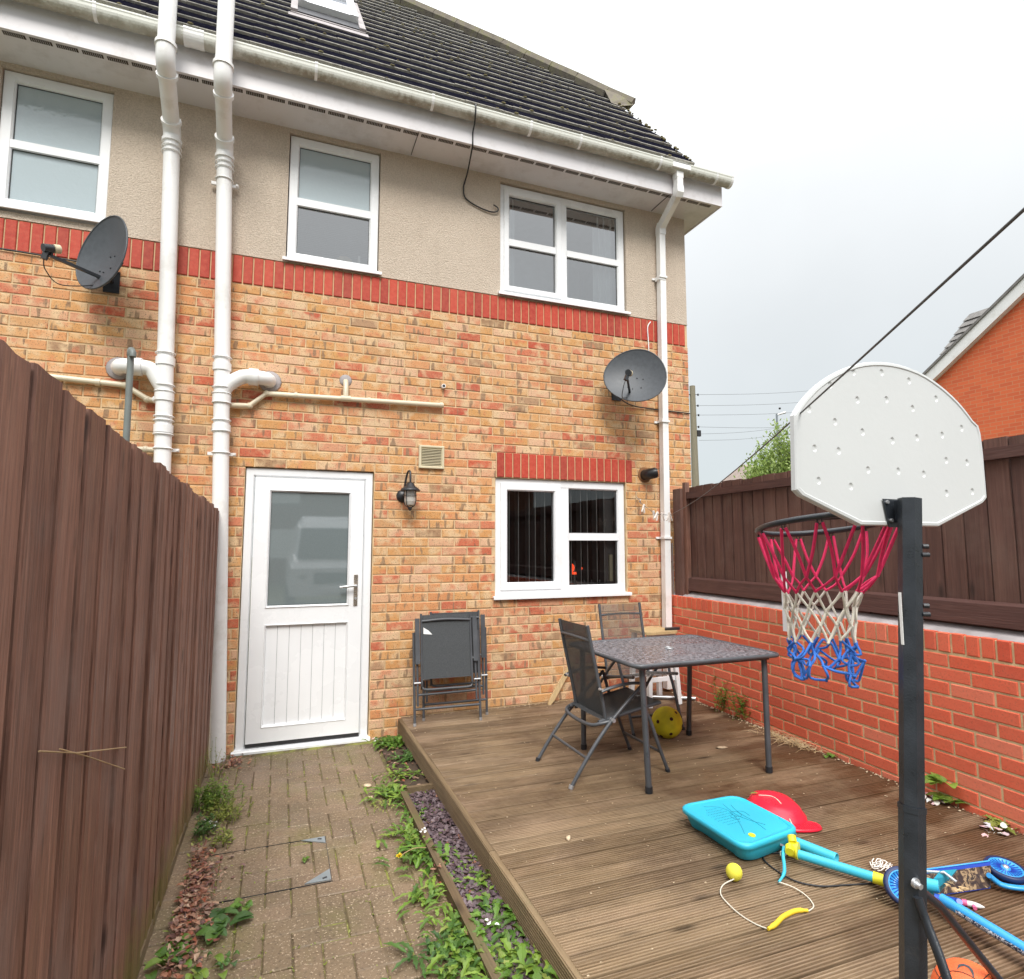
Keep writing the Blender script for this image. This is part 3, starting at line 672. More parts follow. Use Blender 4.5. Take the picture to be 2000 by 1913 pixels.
# gutter: half-round on brackets
b = MB(); gy, gz, gr_ = -.408, 5.115, .058
prof = [(gy+gr_*math.cos(t), gz+gr_*1.15*math.sin(t)) for t in [PI+PI*k/12 for k in range(13)]]
prof = [(gy-gr_-.004, gz+.018), (gy-gr_-.004, gz+.008)]+prof+[(gy+gr_, gz+.018)]
inner = [(gy+(p[0]-gy)*.93, p[1]+.002) for p in prof][::-1]
P = [(HX0, a_, c_) for a_, c_ in prof+inner]; nP = len(P); x1 = 4.045
b.add(P+[(x1, p[1], p[2]) for p in P], [(i, (i+1) % nP, nP+(i+1) % nP, nP+i) for i in range(nP)], 0, .5, False)
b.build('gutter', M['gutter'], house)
def band(x, w_, nm, m, s_=1.06):
    b = MB(); pf = [(gy+(p[0]-gy)*s_, gz+(p[1]-gz)*s_+ (.002 if p[1] > gz else 0)) for p in prof]; pi_ = [(gy+(p[0]-gy)*.98, p[1]) for p in prof][::-1]
    b.prism([(x, a_, c_) for a_, c_ in pf+pi_], (w_, 0, 0)); return b.build(nm, m, house)
for x in (-1.30, .12, 1.02, 1.88, 2.36, 3.20, 3.85): band(x, .022, 'gutter_bracket', M['upvc2'])
for x in (-.76, -.66): band(x, .03, 'gutter_union', M['upvc2'], 1.08)
band(-.73, .07, 'gutter_union', M['upvc2'], 1.05); band(4.03, .025, 'gutter_end_cap', M['upvc2'], 1.08)
b = MB(); b.prism([(4.045, a_, c_) for a_, c_ in prof], (.004, 0, 0)); b.build('gutter_end_cap', M['upvc2'], house)
# downpipe (square) with swan neck
b = MB(); 
b.prism([(3.34, gy-.062, 5.13), (3.34, gy+.06, 5.13), (3.34, gy+.06, 5.075), (3.34, gy-.062, 5.075)], (.20, 0, 0)); b.box((3.40, gy-.034, 5.00), (3.475, gy+.036, 5.08)); b.build('gutter_outlet', M['upvc2'], house)
def sq(pts, nm, r=.046, m='upvc2', par=house): return MB().tube(pts, r, 4, smooth=False, up=(0, 1, 0)).build(nm, M[m], par)
sq([(3.437, gy, 5.05), (3.437, gy, 4.90)], 'downpipe'); sq([(3.437, gy+.002, 4.925), (3.437, gy, 4.862), (3.44, gy+.02, 4.835)], 'downpipe_collar', .052)
sq([(3.438, gy+.005, 4.86), (3.475, -.06, 4.70)], 'downpipe'); sq([(3.472, -.085, 4.725), (3.475, -.055, 4.69), (3.475, -.055, 4.62)], 'downpipe_collar', .052)
sq([(3.474, -.055, 4.70), (3.435, -.055, DZ+.03)], 'downpipe'); sq([(3.455, -.055, 4.18), (3.455, -.055, 4.14)], 'downpipe_collar', .052)
for z in (4.16, 2.70, 1.57):
    b = MB(); b.box((3.385+z*.008, -.102, z), (3.475+z*.008, .0, z+.02)); b.box((3.36+z*.008, -.012, z), (3.50+z*.008, 0, z+.02)); b.build('downpipe_clip', M['upvc2'], house)
# soil pipes -------------------------------------------------
def soil_pipe(x, zl, ztop, lab, segs, elbow, wastes, tilt):
    r = empty('soil_pipe', (x, -.1, 0), 0, lab, 'soil pipe')
    X = lambda z: tilt*(z-2)
    def T(p, rad, nm='pipe', m='upvc2', n=18): return MB().tube(p, rad, n).build(nm, M[m], r)
    T([(X(0), 0, 0), (X(zl), 0, zl)], .055)
    up = X(zl)
    T(smooth_path([(up, 0, zl), (up, -.01, zl+.05), (up, -.07, zl+.11)], 5), .060, 'bend')
    T([(up, -.05, zl+.10), (up+.01, -.38, zl+.265)], .055); T(smooth_path([(up+.01, -.36, zl+.255), (up+.01, -.425, zl+.30), (up+.01, -.44, zl+.39)], 5), .060, 'bend')
    T([(up+.01, -.44, zl+.36), (up+.01, -.44, 7.3)], .055)
    for z in segs['coll']: T([(X(z), 0, z-.028), (X(z), 0, z+.028)], .0635, 'collar')
    for z in segs['ring']: MB().tube([(X(z)+.0635*math.cos(k*PI/9), .0635*math.sin(k*PI/9), z) for k in range(18)], .005, 6, closed=True).build('collar_ring', M['upvc2'], r)
    for p, d in (((up, -.065, zl+.108), (0, -.36, .18)), ((up+.01, -.35, zl+.25), (0, -.36, .18)), ((up+.01, -.44, zl+.40), (0, 0, 1)), ((up, 0, zl-.01), (0, 0, 1))):
        D = Vector(d).normalized(); p = Vector(p); T([p-D*.012, p+D*.012], .068, 'collar')
    for z in segs['clip']:
        b = MB(); b.tube([(X(z)+.0585*math.cos(k*PI/9), .0585*math.sin(k*PI/9), z) for k in range(18)], .007, 6, closed=True); b.box((X(z)-.095, .055, z-.012), (X(z)+.095, .075, z+.012)); b.tube([(X(z)+.085, .05, z), (X(z)+.085, .03, z)], .009, 8); b.build('pipe_clip', M['upvc2'], r)
    ex, ez = elbow
    s_ = 1 if ex > 0 else -1
    T(smooth_path([(X(ez), 0, ez-.15), (X(ez)+s_*.045, 0, ez-.075), (s_*.10, 0, ez-.015), (s_*.15, 0, ez), (s_*.20, 0, ez)], 4), .053, 'branch')
    T([(s_*.16, 0, ez), (s_*.225, 0, ez)], .0635, 'collar')
    T([(s_*.2, 0, ez), (ex-s_*.06, 0, ez), (ex-s_*.025, .008, ez), (ex, .028, ez), (ex+s_*.012, .06, ez), (ex+s_*.014, .095, ez)], .053, 'branch_bend')
    MB().lathe([(0, 0), (.085, 0), (.078, .008), (0, .010)], (ex+s_*.02, .097, ez), (0, -1, 0), 14).build('mortar_patch', M['membrane_grey'], r)
    return r
p1 = soil_pipe(-.80, 4.50, 7, 'left white soil pipe, half hidden behind the brown fence, branching left into the wall', {'coll': (2.82, 2.56, 2.33), 'ring': (2.88, 2.645, 2.60, 2.42, 2.39, 2.29, 4.44, 4.40), 'clip': (2.19,)}, (-.30, 2.765), None, -.022)
p2 = soil_pipe(-.425, 4.46, 7, 'right white soil pipe beside the door, full height with a branch to the right', {'coll': (2.82, 2.58, 2.36), 'ring': (2.89, 2.665, 2.62, 2.55, 2.42, 2.34, 4.40, 4.36), 'clip': (2.18, 4.27)}, (.285, 2.768), None, -.030)
b = MB(); b.tube([(-.095+.185, .055, 2.18), (.095, .055, 2.18)], .004, 6)
def waste(pts, lab, extra=None):
    r = empty('waste_pipe', (pts[0][0], -.035, pts[0][2]), 0, lab, 'waste pipe'); o_ = Vector((pts[0][0], -.035, pts[0][2]))
    P = [Vector(p)-o_ for p in pts]
    MB().tube(P, .021, 12).build('pipe', M['cream'], r)
    for p in P[1:-1]: MB().sphere(p, .0255, 12).build('elbow', M['cream'], r)
    return r, o_
r, o_ = waste([(-.40, -.05, 2.55), (-.255, -.035, 2.56), (-.14, -.035, 2.665), (1.25, -.035, 2.69)], 'cream plastic waste pipe above the white door, running right from the soil pipe')
MB().tube([Vector((.447, -.035, 2.68))-o_, Vector((.447, -.035, 2.79))-o_, Vector((.447, .0, 2.83))-o_], .021, 12).build('branch', M['cream'], r)
MB().tube([Vector((.41, -.035, 2.677))-o_, Vector((.485, -.035, 2.678))-o_], .026, 12).build('tee', M['cream'], r)
MB().lathe([(0, 0), (.05, 0), (.045, .006), (0, .007)], Vector((.447, 0, 2.835))-o_, (0, -1, 0), 12).build('mortar_patch', M['membrane_grey'], r)
for x in (.06, .62, 1.22): MB().tube([Vector((x, -.035, 2.668+.018*x))-o_, Vector((x+.022, -.035, 2.669+.018*x))-o_], .025, 12).build('pipe_clip', M['cream'], r)
r, o_ = waste([(-.87, -.035, 2.545), (-.93, -.035, 2.55), (-1.07, -.035, 2.64), (-1.9, -.035, 2.67)], 'cream plastic waste pipe above the brown fence, left of the soil pipes')
MB().tube([Vector((-1.25, -.035, 2.645))-o_, Vector((-1.22, -.035, 2.645))-o_], .027, 12).build('coupling', M['cream'], r)
MB().tube([Vector((-.875, -.06, 2.546))-o_, Vector((-.85, -.08, 2.546))-o_], .028, 12).build('coupling', M['upvc2'], r)
r, o_ = waste([(-.84, -.05, 2.185), (-.92, -.05, 2.185), (-1.4, -.04, 2.16)], 'short low waste pipe just above the fence top by the left soil pipe')
o = MB().tube(smooth_path([(-.985, -.30, 1.2), (-.99, -.30, 2.70), (-.995, -.30, 2.78), (-.985, -.31, 2.815), (-.975, -.325, 2.80), (-.973, -.33, 2.77)], 5), .021, 8).build('clothes_post', M['silver']); o.data.materials[0] = plain('grey_galvanised_post', (.17, .19, .18), .5)
tag(o, 'slim grey metal post with hooked top standing behind the brown fence', 'post')
# stopcock, flue, vent
r = empty('overflow_pipe', (1.254, 0, 2.861), 0, 'tiny white overflow pipe stub set in the brick above the waste pipe', 'overflow pipe')
MB().tube([(0, .01, 0), (0, -.035, 0)], .018, 12).build('stub', M['upvc2'], r); MB().tube([(0, -.034, 0), (0, -.036, 0)], .012, 12).build('bore', M['seal'], r)
r = empty('flue_terminal', (3.262, 0, 2.185), 0, 'black round boiler flue cowl on the brick beside the downpipe', 'flue')
MB().lathe([(0, 0), (.078, 0), (.072, .006), (0, .008)], (0, .002, 0), (0, -1, 0), 20).build('mortar_ring', plain('brown_mortar_ring', (.22, .10, .04), .9), r)
b = MB(); b.tube(smooth_path([(0, 0, 0), (0, -.06, 0), (.018, -.10, .004), (.05, -.12, .012)], 4), .052, 16); b.tube([(.045, -.115, .012), (.062, -.125, .015)], .040, 16); b.build('cowl', M['cowl'], r)
r = empty('air_vent', (1.16, 0, 2.245), 0, 'square cream louvred air vent on the brick above the wall lamp', 'air vent')
b = MB(); frame_ring(b, -.108, .108, -.098, .098, .026, -.026, 0); b.build('frame', M['beige'], r); MB().box((-.085, -.008, -.075), (.085, 0, .075)).build('dark_back', M['ventdark'], r)
for k in range(11):
    z = -.068+k*.0132; b = MB(); b.prism([(-.083, -.009, z+.008), (-.083, -.021, z), (-.083, -.019, z-.002), (-.083, -.007, z+.006)], (.166, 0, 0)); b.build('louvre', M['beige'], r)
# wall lamp
r = empty('wall_lamp', (.962, 0, 1.95), 0, 'black lantern wall lamp with swan neck and ribbed glass, right of the white door', 'wall lamp')
MB().lathe([(0, .03), (.03, .028), (.05, .012), (.055, 0)], (-.035, 0, -.04), (0, -1, 0), 18).build('back_plate', M['blackm'], r)
MB().tube(smooth_path([(-.03, -.02, .0), (-.02, -.045, .10), (-.01, -.075, .155), (0, -.11, .15), (0, -.125, .09), (0, -.125, .05)], 5), .0085, 8).build('arm', M['blackm'], r)
MB().lathe([(.012, .065), (.03, .055), (.038, .035), (.07, .012), (.082, -.004), (.078, -.008), (.03, .0)], (0, -.125, 0), (0, 0, 1), 22).build('shade', M['blackm'], r)
MB().lathe([(.045, -.005), (.045, -.09), (.036, -.118), (.02, -.128)], (0, -.125, 0), (0, 0, 1), 14, smooth=False).build('glass', M['lampglass'], r)
b = MB()
for k in range(4):
    q = k*PI/2+PI/4; c, s_ = math.cos(q), math.sin(q); b.tube(smooth_path([(c*.052, -.125+s_*.052, 0), (c*.056, -.125+s_*.056, -.07), (c*.046, -.125+s_*.046, -.12), (c*.012, -.125+s_*.012, -.142)], 4), .0035, 6)
b.tube([(.054*math.cos(k*PI/8), -.125+.054*math.sin(k*PI/8), -.045) for k in range(16)], .0025, 5, closed=True); b.lathe([(.015, -.135), (.018, -.15), (.008, -.165), (.001, -.167)], (0, -.125, 0), (0, 0, 1), 10); b.build('cage', M['blackm'], r)
# satellite dishes
def dish(loc, nrm, lab, w_=.285, h_=.31, armroll=0, armdir=None):
    r = empty('satellite_dish', loc, 0, lab, 'satellite dish')
    n_ = Vector(nrm).normalized(); u = Vector((0, 0, 1)).cross(n_).normalized(); v = n_.cross(u)
    if armroll: q = Matrix.Rotation(armroll, 3, n_); u = q @ u; v = q @ v
    vs = []; fs = []; R_ = 9; K = 36
    for i in range(R_+1):
        for k in range(K):
            a_ = 2*PI*k/K; t_ = i/R_; kx = 1-.10*math.sin(a_)  # slightly egg shaped
            vs.append(u*math.cos(a_)*w_*t_*kx+v*math.sin(a_)*h_*t_+n_*(.055*t_*t_-.02))
    for i in range(R_):
        for k in range(K): fs.append((i*K+k, i*K+(k+1) % K, (i+1)*K+(k+1) % K, (i+1)*K+k))
    m = len(vs); vb = [p-n_*.007 for p in vs]; b = MB(); b.add(vs, fs, 0, .5, True); b.add(vb, [f[::-1] for f in fs], 0, .5, True)
    b.tube([p-n_*.003 for p in vs[R_*K:]], .0065, 6, closed=True); b.build('reflector', M['dish'], r, fix=False)
    base = -v*h_*.62-n_*.0; tip = base-v*.02+n_*.30
    MB().tube([base-n_*.02, base+n_*.02, tip], [.016, .013, .013], 4, smooth=False).build('arm', M['blackm'], r)
    L = tip+v*.05; b = MB(); d = (Vector((0, 0, 0))-L).normalized(); b.tube([L, L+d*.035], .028, 14, mi=1); b.tube([L-d*.005, L-d*.06], .026, 12); b.tube([L-d*.03, L-d*.035-v*.075], .02, 4, smooth=False); b.build('lnb', [M['blackm'], M['beige']], r)
    MB().tube([tip, L-d*.01], .010, 6).build('lnb_bracket', M['blackm'], r)
    q = L-d*.035-v*.075; MB().tube(smooth_path([q, q-v*.06+n_*-.03, q-v*.10-n_*.14, base-v*.02-n_*.05, base-n_*.06+v*.05], 6), .0035, 6).build('cable', M['seal'], r)
    back = -n_*.02; wall = Vector((loc[0]-.03, 0, loc[2]-.02))-Vector(loc)
    b = MB(); b.tube([back, back-n_*.08, Vector((wall.x, wall.y-.05, wall.z-.06)), wall+Vector((0, 0, -.06))], .015, 8); b.box((wall.x-.05, wall.y-.01, wall.z-.14), (wall.x+.05, wall.y, wall.z+.02)); b.build('wall_bracket', M['blackm'], r)
    b = MB()
    for (i, j) in ((.25, .0), (.05, -.02), (-.12, -.45), (.05, -.47), (.3, -.35)): b.sphere(u*i*w_+v*j*h_+n_*(.055*(i*i+j*j)-.018), .006, 8)
    b.build('bolt', M['blackm'], r); return r
dish((2.99, -.30, 3.05), (-.55, -.80, .22), 'dark grey satellite dish right of the upper wall, in front of the square downpipe', .28, .262, -.35)
dish((-1.17, -.28, 3.475), (-.68, -.72, .10), 'dark grey satellite dish seen nearly side on, below the left upper window', .245, .265, -.22)
o = MB().tube(smooth_path([(-2.2, -.012, 3.53), (-1.6, -.012, 3.515), (-1.25, -.012, 3.50), (-1.15, -.05, 3.5)], 4), .006, 6).build('cable', M['seal']); tag(o, 'black cable running along the red soldier course to the left dish', 'cable')
# cables on the wall
o = MB().tube(smooth_path([(1.39, -.40, 5.17), (1.385, -.475, 5.14), (1.385, -.476, 5.08), (1.395, -.42, 5.02), (1.40, -.352, 4.98), (1.40, -.35, 4.88), (1.41, -.30, 4.872), (1.43, -.12, 4.80), (1.44, -.014, 4.78), (1.42, -.012, 4.69), (1.44, -.012, 4.60), (1.55, -.012, 4.545), (1.67, -.014, 4.52), (1.735, -.02, 4.53), (1.745, -.02, 4.565), (1.70, -.025, 4.585)], 5), .0065, 6).build('cable', M['seal'])
tag(o, 'loose black cable hanging from the gutter and curling on the render between the windows', 'cable')
o = MB().tube(smooth_path([(3.36, -.012, 3.72), (3.325, -.012, 3.66), (3.33, -.012, 3.52), (3.335, -.012, 3.3)], 5), .006, 6).build('cable', M['upvc2']); tag(o, 'thin white cable on the red course above the right dish', 'cable')
o = MB().tube(smooth_path([(2.97, -.05, 2.90), (3.10, -.02, 2.86), (3.30, -.012, 2.84), (3.80, -.012, 2.83)], 5), .006, 6).build('cable', M['seal']); tag(o, 'black cable running from the right dish to the house corner', 'cable')
# ------------------------------------------------------------------ roof
AL = math.radians(50); RY, RZ = -.40, 5.165
up = Vector((0, math.cos(AL), math.sin(AL))); nn = Vector((0, -math.sin(AL), math.cos(AL)))
def rp(x, s_, h=0): return Vector((x, RY, RZ))+up*s_+nn*h
CAPL = [(3.78, 2.10), (3.52, 2.34), (3.24, 2.75), (2.97, 3.02), (2.71, 3.32), (2.475, 3.68), (1.68, 4.47), (1.29, 4.83), (.85, 5.25), (-2.6, 8.4)]
def cap_s(x):
    for (xa, sa), (xb, sb) in zip(CAPL, CAPL[1:]):
        if xb <= x <= xa: return sb+(sa-sb)*(x-xb)/(xa-xb)
    return 2.02 if x > 3.95 else 8.4
def cap_x(s_):
    if s_ <= 2.02: return 3.62
    for (xa, sa), (xb, sb) in zip(CAPL, CAPL[1:]):
        if sa <= s_ <= sb: return min(3.62, xb+(xa-xb)*(sb-s_)/(sb-sa))
    return -2.5
roof = link('roof', None, house); roof.empty_display_size = .1
xs = [HX0]+[q[0] for q in CAPL[::-1] if HX0 < q[0] < 3.50]+[3.60]
b = MB(); poly = [rp(HX0, 0, -.02), rp(3.60, 0, -.02)]+[rp(x, cap_s(x), -.02) for x in xs[::-1]]
b.prism(poly, tuple(-nn*.03)); b.build('roof_deck', M['felt'], roof)
gauge, tw = .268, .33
tiles = []; k = 0
while k*gauge < 5.6:
    s0 = k*gauge; xr = cap_x(s0+.10); x = xr; 
    first = (.17 if k % 2 else 0)
    while x > HX0:
        w_ = tw-.002 if not (x == xr and first) else .17
        tiles.append((x-w_, x, s0, x == xr)); x -= w_+.002
    k += 1
SKY = (-.07, .60, 1.70, 3.25)
_t = []
for t_ in tiles:
    if SKY[2]-.20 < t_[2] < SKY[3]-.05 and t_[0] < SKY[1]+.012 and t_[1] > SKY[0]-.012:
        if t_[0] < SKY[0]-.04: _t.append((t_[0], SKY[0]-.012, t_[2], False))
        if t_[1] > SKY[1]+.04: _t.append((SKY[1]+.012, t_[1], t_[2], t_[3]))
    elif t_[1] > -2.0: _t.append(t_)
tiles = _t
def tilegeo(b, x0, x1, s0, j=0, tone=.5):
    L = gauge+.07; th = .021
    # front edge proud, tail tucked under the next course
    a0, a1 = .018+j, .0-.005+j
    V = [rp(x0, s0, a0), rp(x1, s0, a0), rp(x1, s0+L, a1), rp(x0, s0+L, a1), rp(x0, s0, a0+th), rp(x1, s0, a0+th), rp(x1, s0+L, a1+th), rp(x0, s0+L, a1+th),
         rp(x0, s0+.006, a0+th+.003), rp(x1, s0+.006, a0+th+.003)]
    b.add(V, [(0, 3, 2, 1), (0, 1, 5, 4), (4, 5, 9, 8), (8, 9, 6, 7), (1, 2, 6, 9, 5), (0, 4, 8, 7, 3)], [0, 1, 1, 0, 0, 0], tone)
tiles.sort(key=lambda t: t[2]+abs(t[0]-.8)*.25)
st = MB()
for i, (x0, x1, s0, last) in enumerate(tiles):
    j = rnd.uniform(-.003, .003)
    if i < 290:
        b = MB(); tilegeo(b, x0, x1, s0+rnd.uniform(-.003, .003), j); b.build('roof_tile', [M['tile'], M['tedge']], roof)
    else: tilegeo(st, x0, x1, s0, j, rnd.uniform(.02, 1))
st.build('roof_tile', [M['tile'], M['tedge']], roof, kind='stuff', tone=True, fix=False)
# moss tufts on tile edges
b = MB()
for k in range(210):
    x = rnd.uniform(-2, 3.7); s_ = round(rnd.uniform(0, 4.8)/gauge)*gauge
    if s_ > cap_s(x)-.1 or (SKY[0] < x < SKY[1] and SKY[2] < s_ < SKY[3]): continue
    b.sphere(rp(x, s_+.01, .045), rnd.uniform(.006, .014), 6, 0, (1.9, 1, .6))
for k in range(34):
    s_ = rnd.randint(0, 7)*gauge+rnd.uniform(0, .2); b.sphere(rp(3.60+rnd.uniform(-.02, .02), s_, .045), rnd.uniform(.008, .02), 6, 0, (1.3, 1, .7))
b.build('moss', plain('roof_moss', (.17, .145, .07), .95, .4, 40, .8, 80), roof, kind='stuff')
# bedding band and mossy cap tiles along the oblique top edge
pts = [(x, s_) for x, s_ in CAPL[:-1]]
for (xa, sa), (xb, sb) in zip(pts, pts[1:]):
    n = max(1, round(math.hypot(xa-xb, sa-sb)/.44))
    for q in range(n):
        x0, s0 = xa+(xb-xa)*q/n, sa+(sb-sa)*q/n; x1_, s1 = xa+(xb-xa)*(q+.985)/n, sa+(sb-sa)*(q+.985)/n
        A, B = rp(x0, s0, .02), rp(x1_, s1, .02)
        D = (B-A).normalized(); side = D.cross(nn).normalized()
        if side.dot(up) < 0: side = -side
        b = MB(); V = []
        for P_ in (A, B):
            for dd, hh in ((-.03, -.02), (-.02, .07), (.03, .115), (.09, .11), (.13, .05)): V.append(P_+side*dd+nn*hh)
        b.add(V, [(0, 1, 6, 5), (1, 2, 7, 6), (2, 3, 8, 7), (3, 4, 9, 8), (0, 4, 3, 2, 1), (5, 6, 7, 8, 9)], [0, 0, 1, 1, 0, 0]); b.build('ridge_tile', [M['bedding'], M['ridge']], roof)
A = rp(4.0, 1.98, .0)
b = MB(); b.prism([rp(3.50, 2.06, .03), rp(3.60, 2.00, .03), rp(3.80, 2.08, .07), rp(3.77, 2.18, .12), rp(3.48, 2.32, .10)], tuple(up*.03)); b.build('verge_end', M['bedding'], roof)
# plane closing the far side
b = MB(); P0 = [rp(x, s_, -.04) for x, s_ in CAPL]; P1 = [p+Vector((.4, 2.5, -3.2)) for p in P0]; n = len(P0)
b.add(P0+P1, [(i, i+1, n+i+1, n+i) for i in range(n-1)]); b.build('rear_slope', M['tile'], roof)
b = MB(); b.prism([rp(3.595, 0, -.03), rp(3.595, 2.05, -.03), rp(3.595, 2.05, -.03)+Vector((0, 1.5, -1.8)), Vector((3.595, 2.7, 5.0)), Vector((3.595, -.3, 5.0))], (-.05, 0, 0)); b.build('gable_infill', M['oppbrick'], roof)
# skylight
sk = link('skylight', None, house); sk.empty_display_size = .1
def rbox(b, x0, x1, s0, s1, h0, h1, mi=0):
    V = [rp(x, s_, h) for h in (h0, h1) for s_ in (s0, s1) for x in (x0, x1)]
    b.add(V, [(0, 2, 3, 1), (4, 5, 7, 6), (0, 1, 5, 4), (2, 6, 7, 3), (0, 4, 6, 2), (1, 3, 7, 5)], mi)
x0, x1, s0, s1 = SKY
b = MB(); rbox(b, x0-.01, x0+.05, s0, s1, -.02, .075); rbox(b, x1-.05, x1+.01, s0, s1, -.02, .075); rbox(b, x0-.01, x1+.01, s0-.03, s0+.012, -.02, .05); rbox(b, x0-.03, x1+.03, s0-.16, s0-.028, .03, .043); b.build('flashing', M['membrane_grey'], sk)
b = MB(); rbox(b, x0+.05, x1-.05, s0+.014, s0+.33, -.02, .06); b.build('apron', M['felt'], sk)
b = MB(); rbox(b, x0+.05, x0+.13, s0+.30, s1, 0, .12); rbox(b, x1-.13, x1-.05, s0+.30, s1, 0, .12); rbox(b, x0+.13, x1-.13, s0+.30, s0+.36, 0, .115); rbox(b, x0+.13, x1-.13, s1-.3, s1, 0, .115); b.build('frame', M['upvc'], sk)
b = MB(); b.add([rp(x0+.13, s0+.36, .09), rp(x1-.13, s0+.36, .09), rp(x1-.13, s1-.3, .09), rp(x0+.13, s1-.3, .09)], [(0, 1, 2, 3)]); b.build('pane', m_obsc('skylight_glass', (.35, .37, .42), 2, .0, .03, 1.0), sk, fix=False)

# ------------------------------------------------------------------ left fence (close boarded, seen edge on)
lf = empty('wooden_fence', (-.42, 0, 0), 0, 'tall brown vertical board fence on the left of the path', 'fence')
edges = [-.17, -.27, -.385, -.50, -.615, -.73, -.85, -.97, -1.09, -1.21, -1.335, -1.46, -1.585, -1.70, -1.83, -1.965, -2.10, -2.225, -2.36, -2.495, -2.63, -2.765, -2.905, -3.045, -3.195, -3.345, -3.51, -3.665, -3.82, -3.98, -4.13]
for i, (ya, yb) in enumerate(zip(edges, edges[1:])):
    gap = .006 if i % 3 else .011; top = 1.752+.018*(-ya)+rnd.uniform(-.006, .008)
    dz = rnd.uniform(-.01, .01); dx = rnd.uniform(-.005, .005)
    b = MB(); y0, y1 = yb+gap, ya-.001; t0, t1 = (.020, .010) if i % 2 else (.016, .016)
    # slightly cupped featheredge profile
    pr = [(-.012+dx, y0), (t0*.55-.006+dx, y0), (t0*.6-.003+dx, y0+.006), (t1*.4-.004+dx, (y0+y1)/2+rnd.uniform(-.01, .01)), (t1*.5-.003+dx, y1-.006), (t1*.5-.006+dx, y1), (-.012+dx, y1)]
    b.prism([(x, y, .02) for x, y in pr], (0, 0, top-.02)); b.build('fence_board', M['fence'], lf)
for z in (.35, 1.05, 1.6): MB().box((-.06, -4.13, z), (-.014, -.17, z+.09)).build('fence_rail', M['fence_rail'], lf)
b = MB()
for y in (-.22, -2.1, -3.95): MB().box((-.12, y-.045, -.03), (-.055, y+.045, 1.74)).build('fence_post', M['fence'], lf)
MB().box((-.03, -4.13, -.05), (.004, -.17, .045)).build('gravel_board', M['edging'], lf)
def H(y, z): return (-.405, y, z)
b = MB(); b.tube([H(-3.54, 1.122), H(-3.30, 1.045), H(-2.81, .910)], .0018, 5); b.tube([H(-3.42, 1.09), H(-3.2, 1.005), H(-2.815, .850)], .0016, 5)
tag(b.build('dry_stem', M['straw']), 'two thin dry straw stems stuck across the brown fence boards', 'stem')
# ------------------------------------------------------------------ right red brick wall + fence on it
TH = -math.atan(.052)
gw = empty('garden_wall', (3.50, 0, 0), TH, 'low orange red brick garden wall with bricks on edge along its top, right of the deck', 'wall')
# local frame: wall runs along -y, face towards -x
def wbox(b, y0, y1, z0, z1, x0, x1, mi=0): b.box((x0, y1, z0), (x1, y0, z1), mi)
WT = 1.037
b = MB(); wbox(b, .0, -4.6, -.05, WT-.106, .0045, .215); wbox(b, .0, -4.6, WT-.106, WT-.006, .0060, .20); b.build('mortar_core', M['mortar_y'], gw)
def wface(b, l, h, d, y, z, tone=.5):
    V, F = brickverts(l, h, d, .004); b.add([(v[1], -v[0]+y, v[2]+z) for v in V], F, 0, tone)
_w = {}; cnt = 0; st = MB()
for k in range(13):
    z = WT-.106-.01-.0325-k*.075
    y = -.0 + (.1125 if k % 2 else 0)
    while y > -4.55:
        ya, yb = min(y, 0), max(y-.215, -4.6); y -= .225; l = ya-yb
        if l < .04: continue
        jit = (rnd.uniform(-.0015, .0015), 0, rnd.uniform(-.0015, .0015))
        if yb > -3.75:
            key = round(l, 3)
            if key not in _w: q = MB(); wface(q, l, .065, .03, 0, 0); _w[key] = q.mesh('brick', M['redbrick'])
            link('brick', _w[key], gw, loc=(jit[0], (ya+yb)/2, z+jit[2])); cnt += 1
        else: wface(st, l, .065, .03, (ya+yb)/2, z, rnd.uniform(.01, 1))
y = -.002; q = MB(); wface(q, .064, .102, .213, 0, 0); cm = q.mesh('brick', M['redbrick'])
while y > -4.55:
    if y > -3.75: link('brick', cm, gw, loc=(rnd.uniform(-.003, .001), y-.032, WT-.051+rnd.uniform(-.002, .002))); cnt += 1
    else: wface(st, .064, .102, .213, y-.032, WT-.051, rnd.uniform(.01, 1))
    y -= .0755
st.build('brick', M['redbrick'], gw, kind='stuff', tone=True, fix=False)
MB().prism([(.022, 0, WT-.002), (.10, 0, WT+.038), (.212, 0, WT+.045), (.212, 0, WT-.002)], (0, -4.6, 0)).build('mortar_flaunching', M['membrane_grey'], gw)
rf = empty('wooden_fence', (3.50, 0, 0), TH, 'dark brown board fence with rails standing above the red garden wall', 'fence')
def fx(b, x0, x1, y0, y1, z0, z1): b.box((x0, min(y0, y1), z0), (x1, max(y0, y1), z1))
b = MB(); fx(b, .03, .11, -.075, -.20, WT-.02, 2.045); b.build('fence_post', M['fence_far'], rf)
MB().box((.055, -.245, WT), (.10, -.20, 2.10)).build('post_repair', M['fence'], rf)
y = -.203; i = 0
while y > -4.5:
    wd = rnd.uniform(.118, .132); b = MB(); top = 2.055+rnd.uniform(-.008, .008)-.004*y*0; y1 = y-wd
    pr = [(.128, y1+.006), (.100 if i % 2 else .106, y1+.006), (.109, y-.001), (.128, y-.001)]
    b.prism([(px, py, 1.10) for px, py in pr], (0, 0, top-1.10)); b.build('fence_board', M['fence_far'], rf); y = y1; i += 1
b = MB(); fx(b, .062, .100, -.246, -4.5, 1.945, 2.005); b.build('fence_rail', M['fence_rail'], rf)
b = MB(); b.prism([(.058, -.246, 1.092), (.100, -.246, 1.092), (.100, -.246, 1.215), (.066, -.246, 1.20)], (0, -4.3, 0)); b.build('fence_rail', M['fence_rail'], rf)
b = MB(); fx(b, .112, .125, -.20, -4.5, 1.05, 1.10); b.build('gravel_board', M['fence_far'], rf)
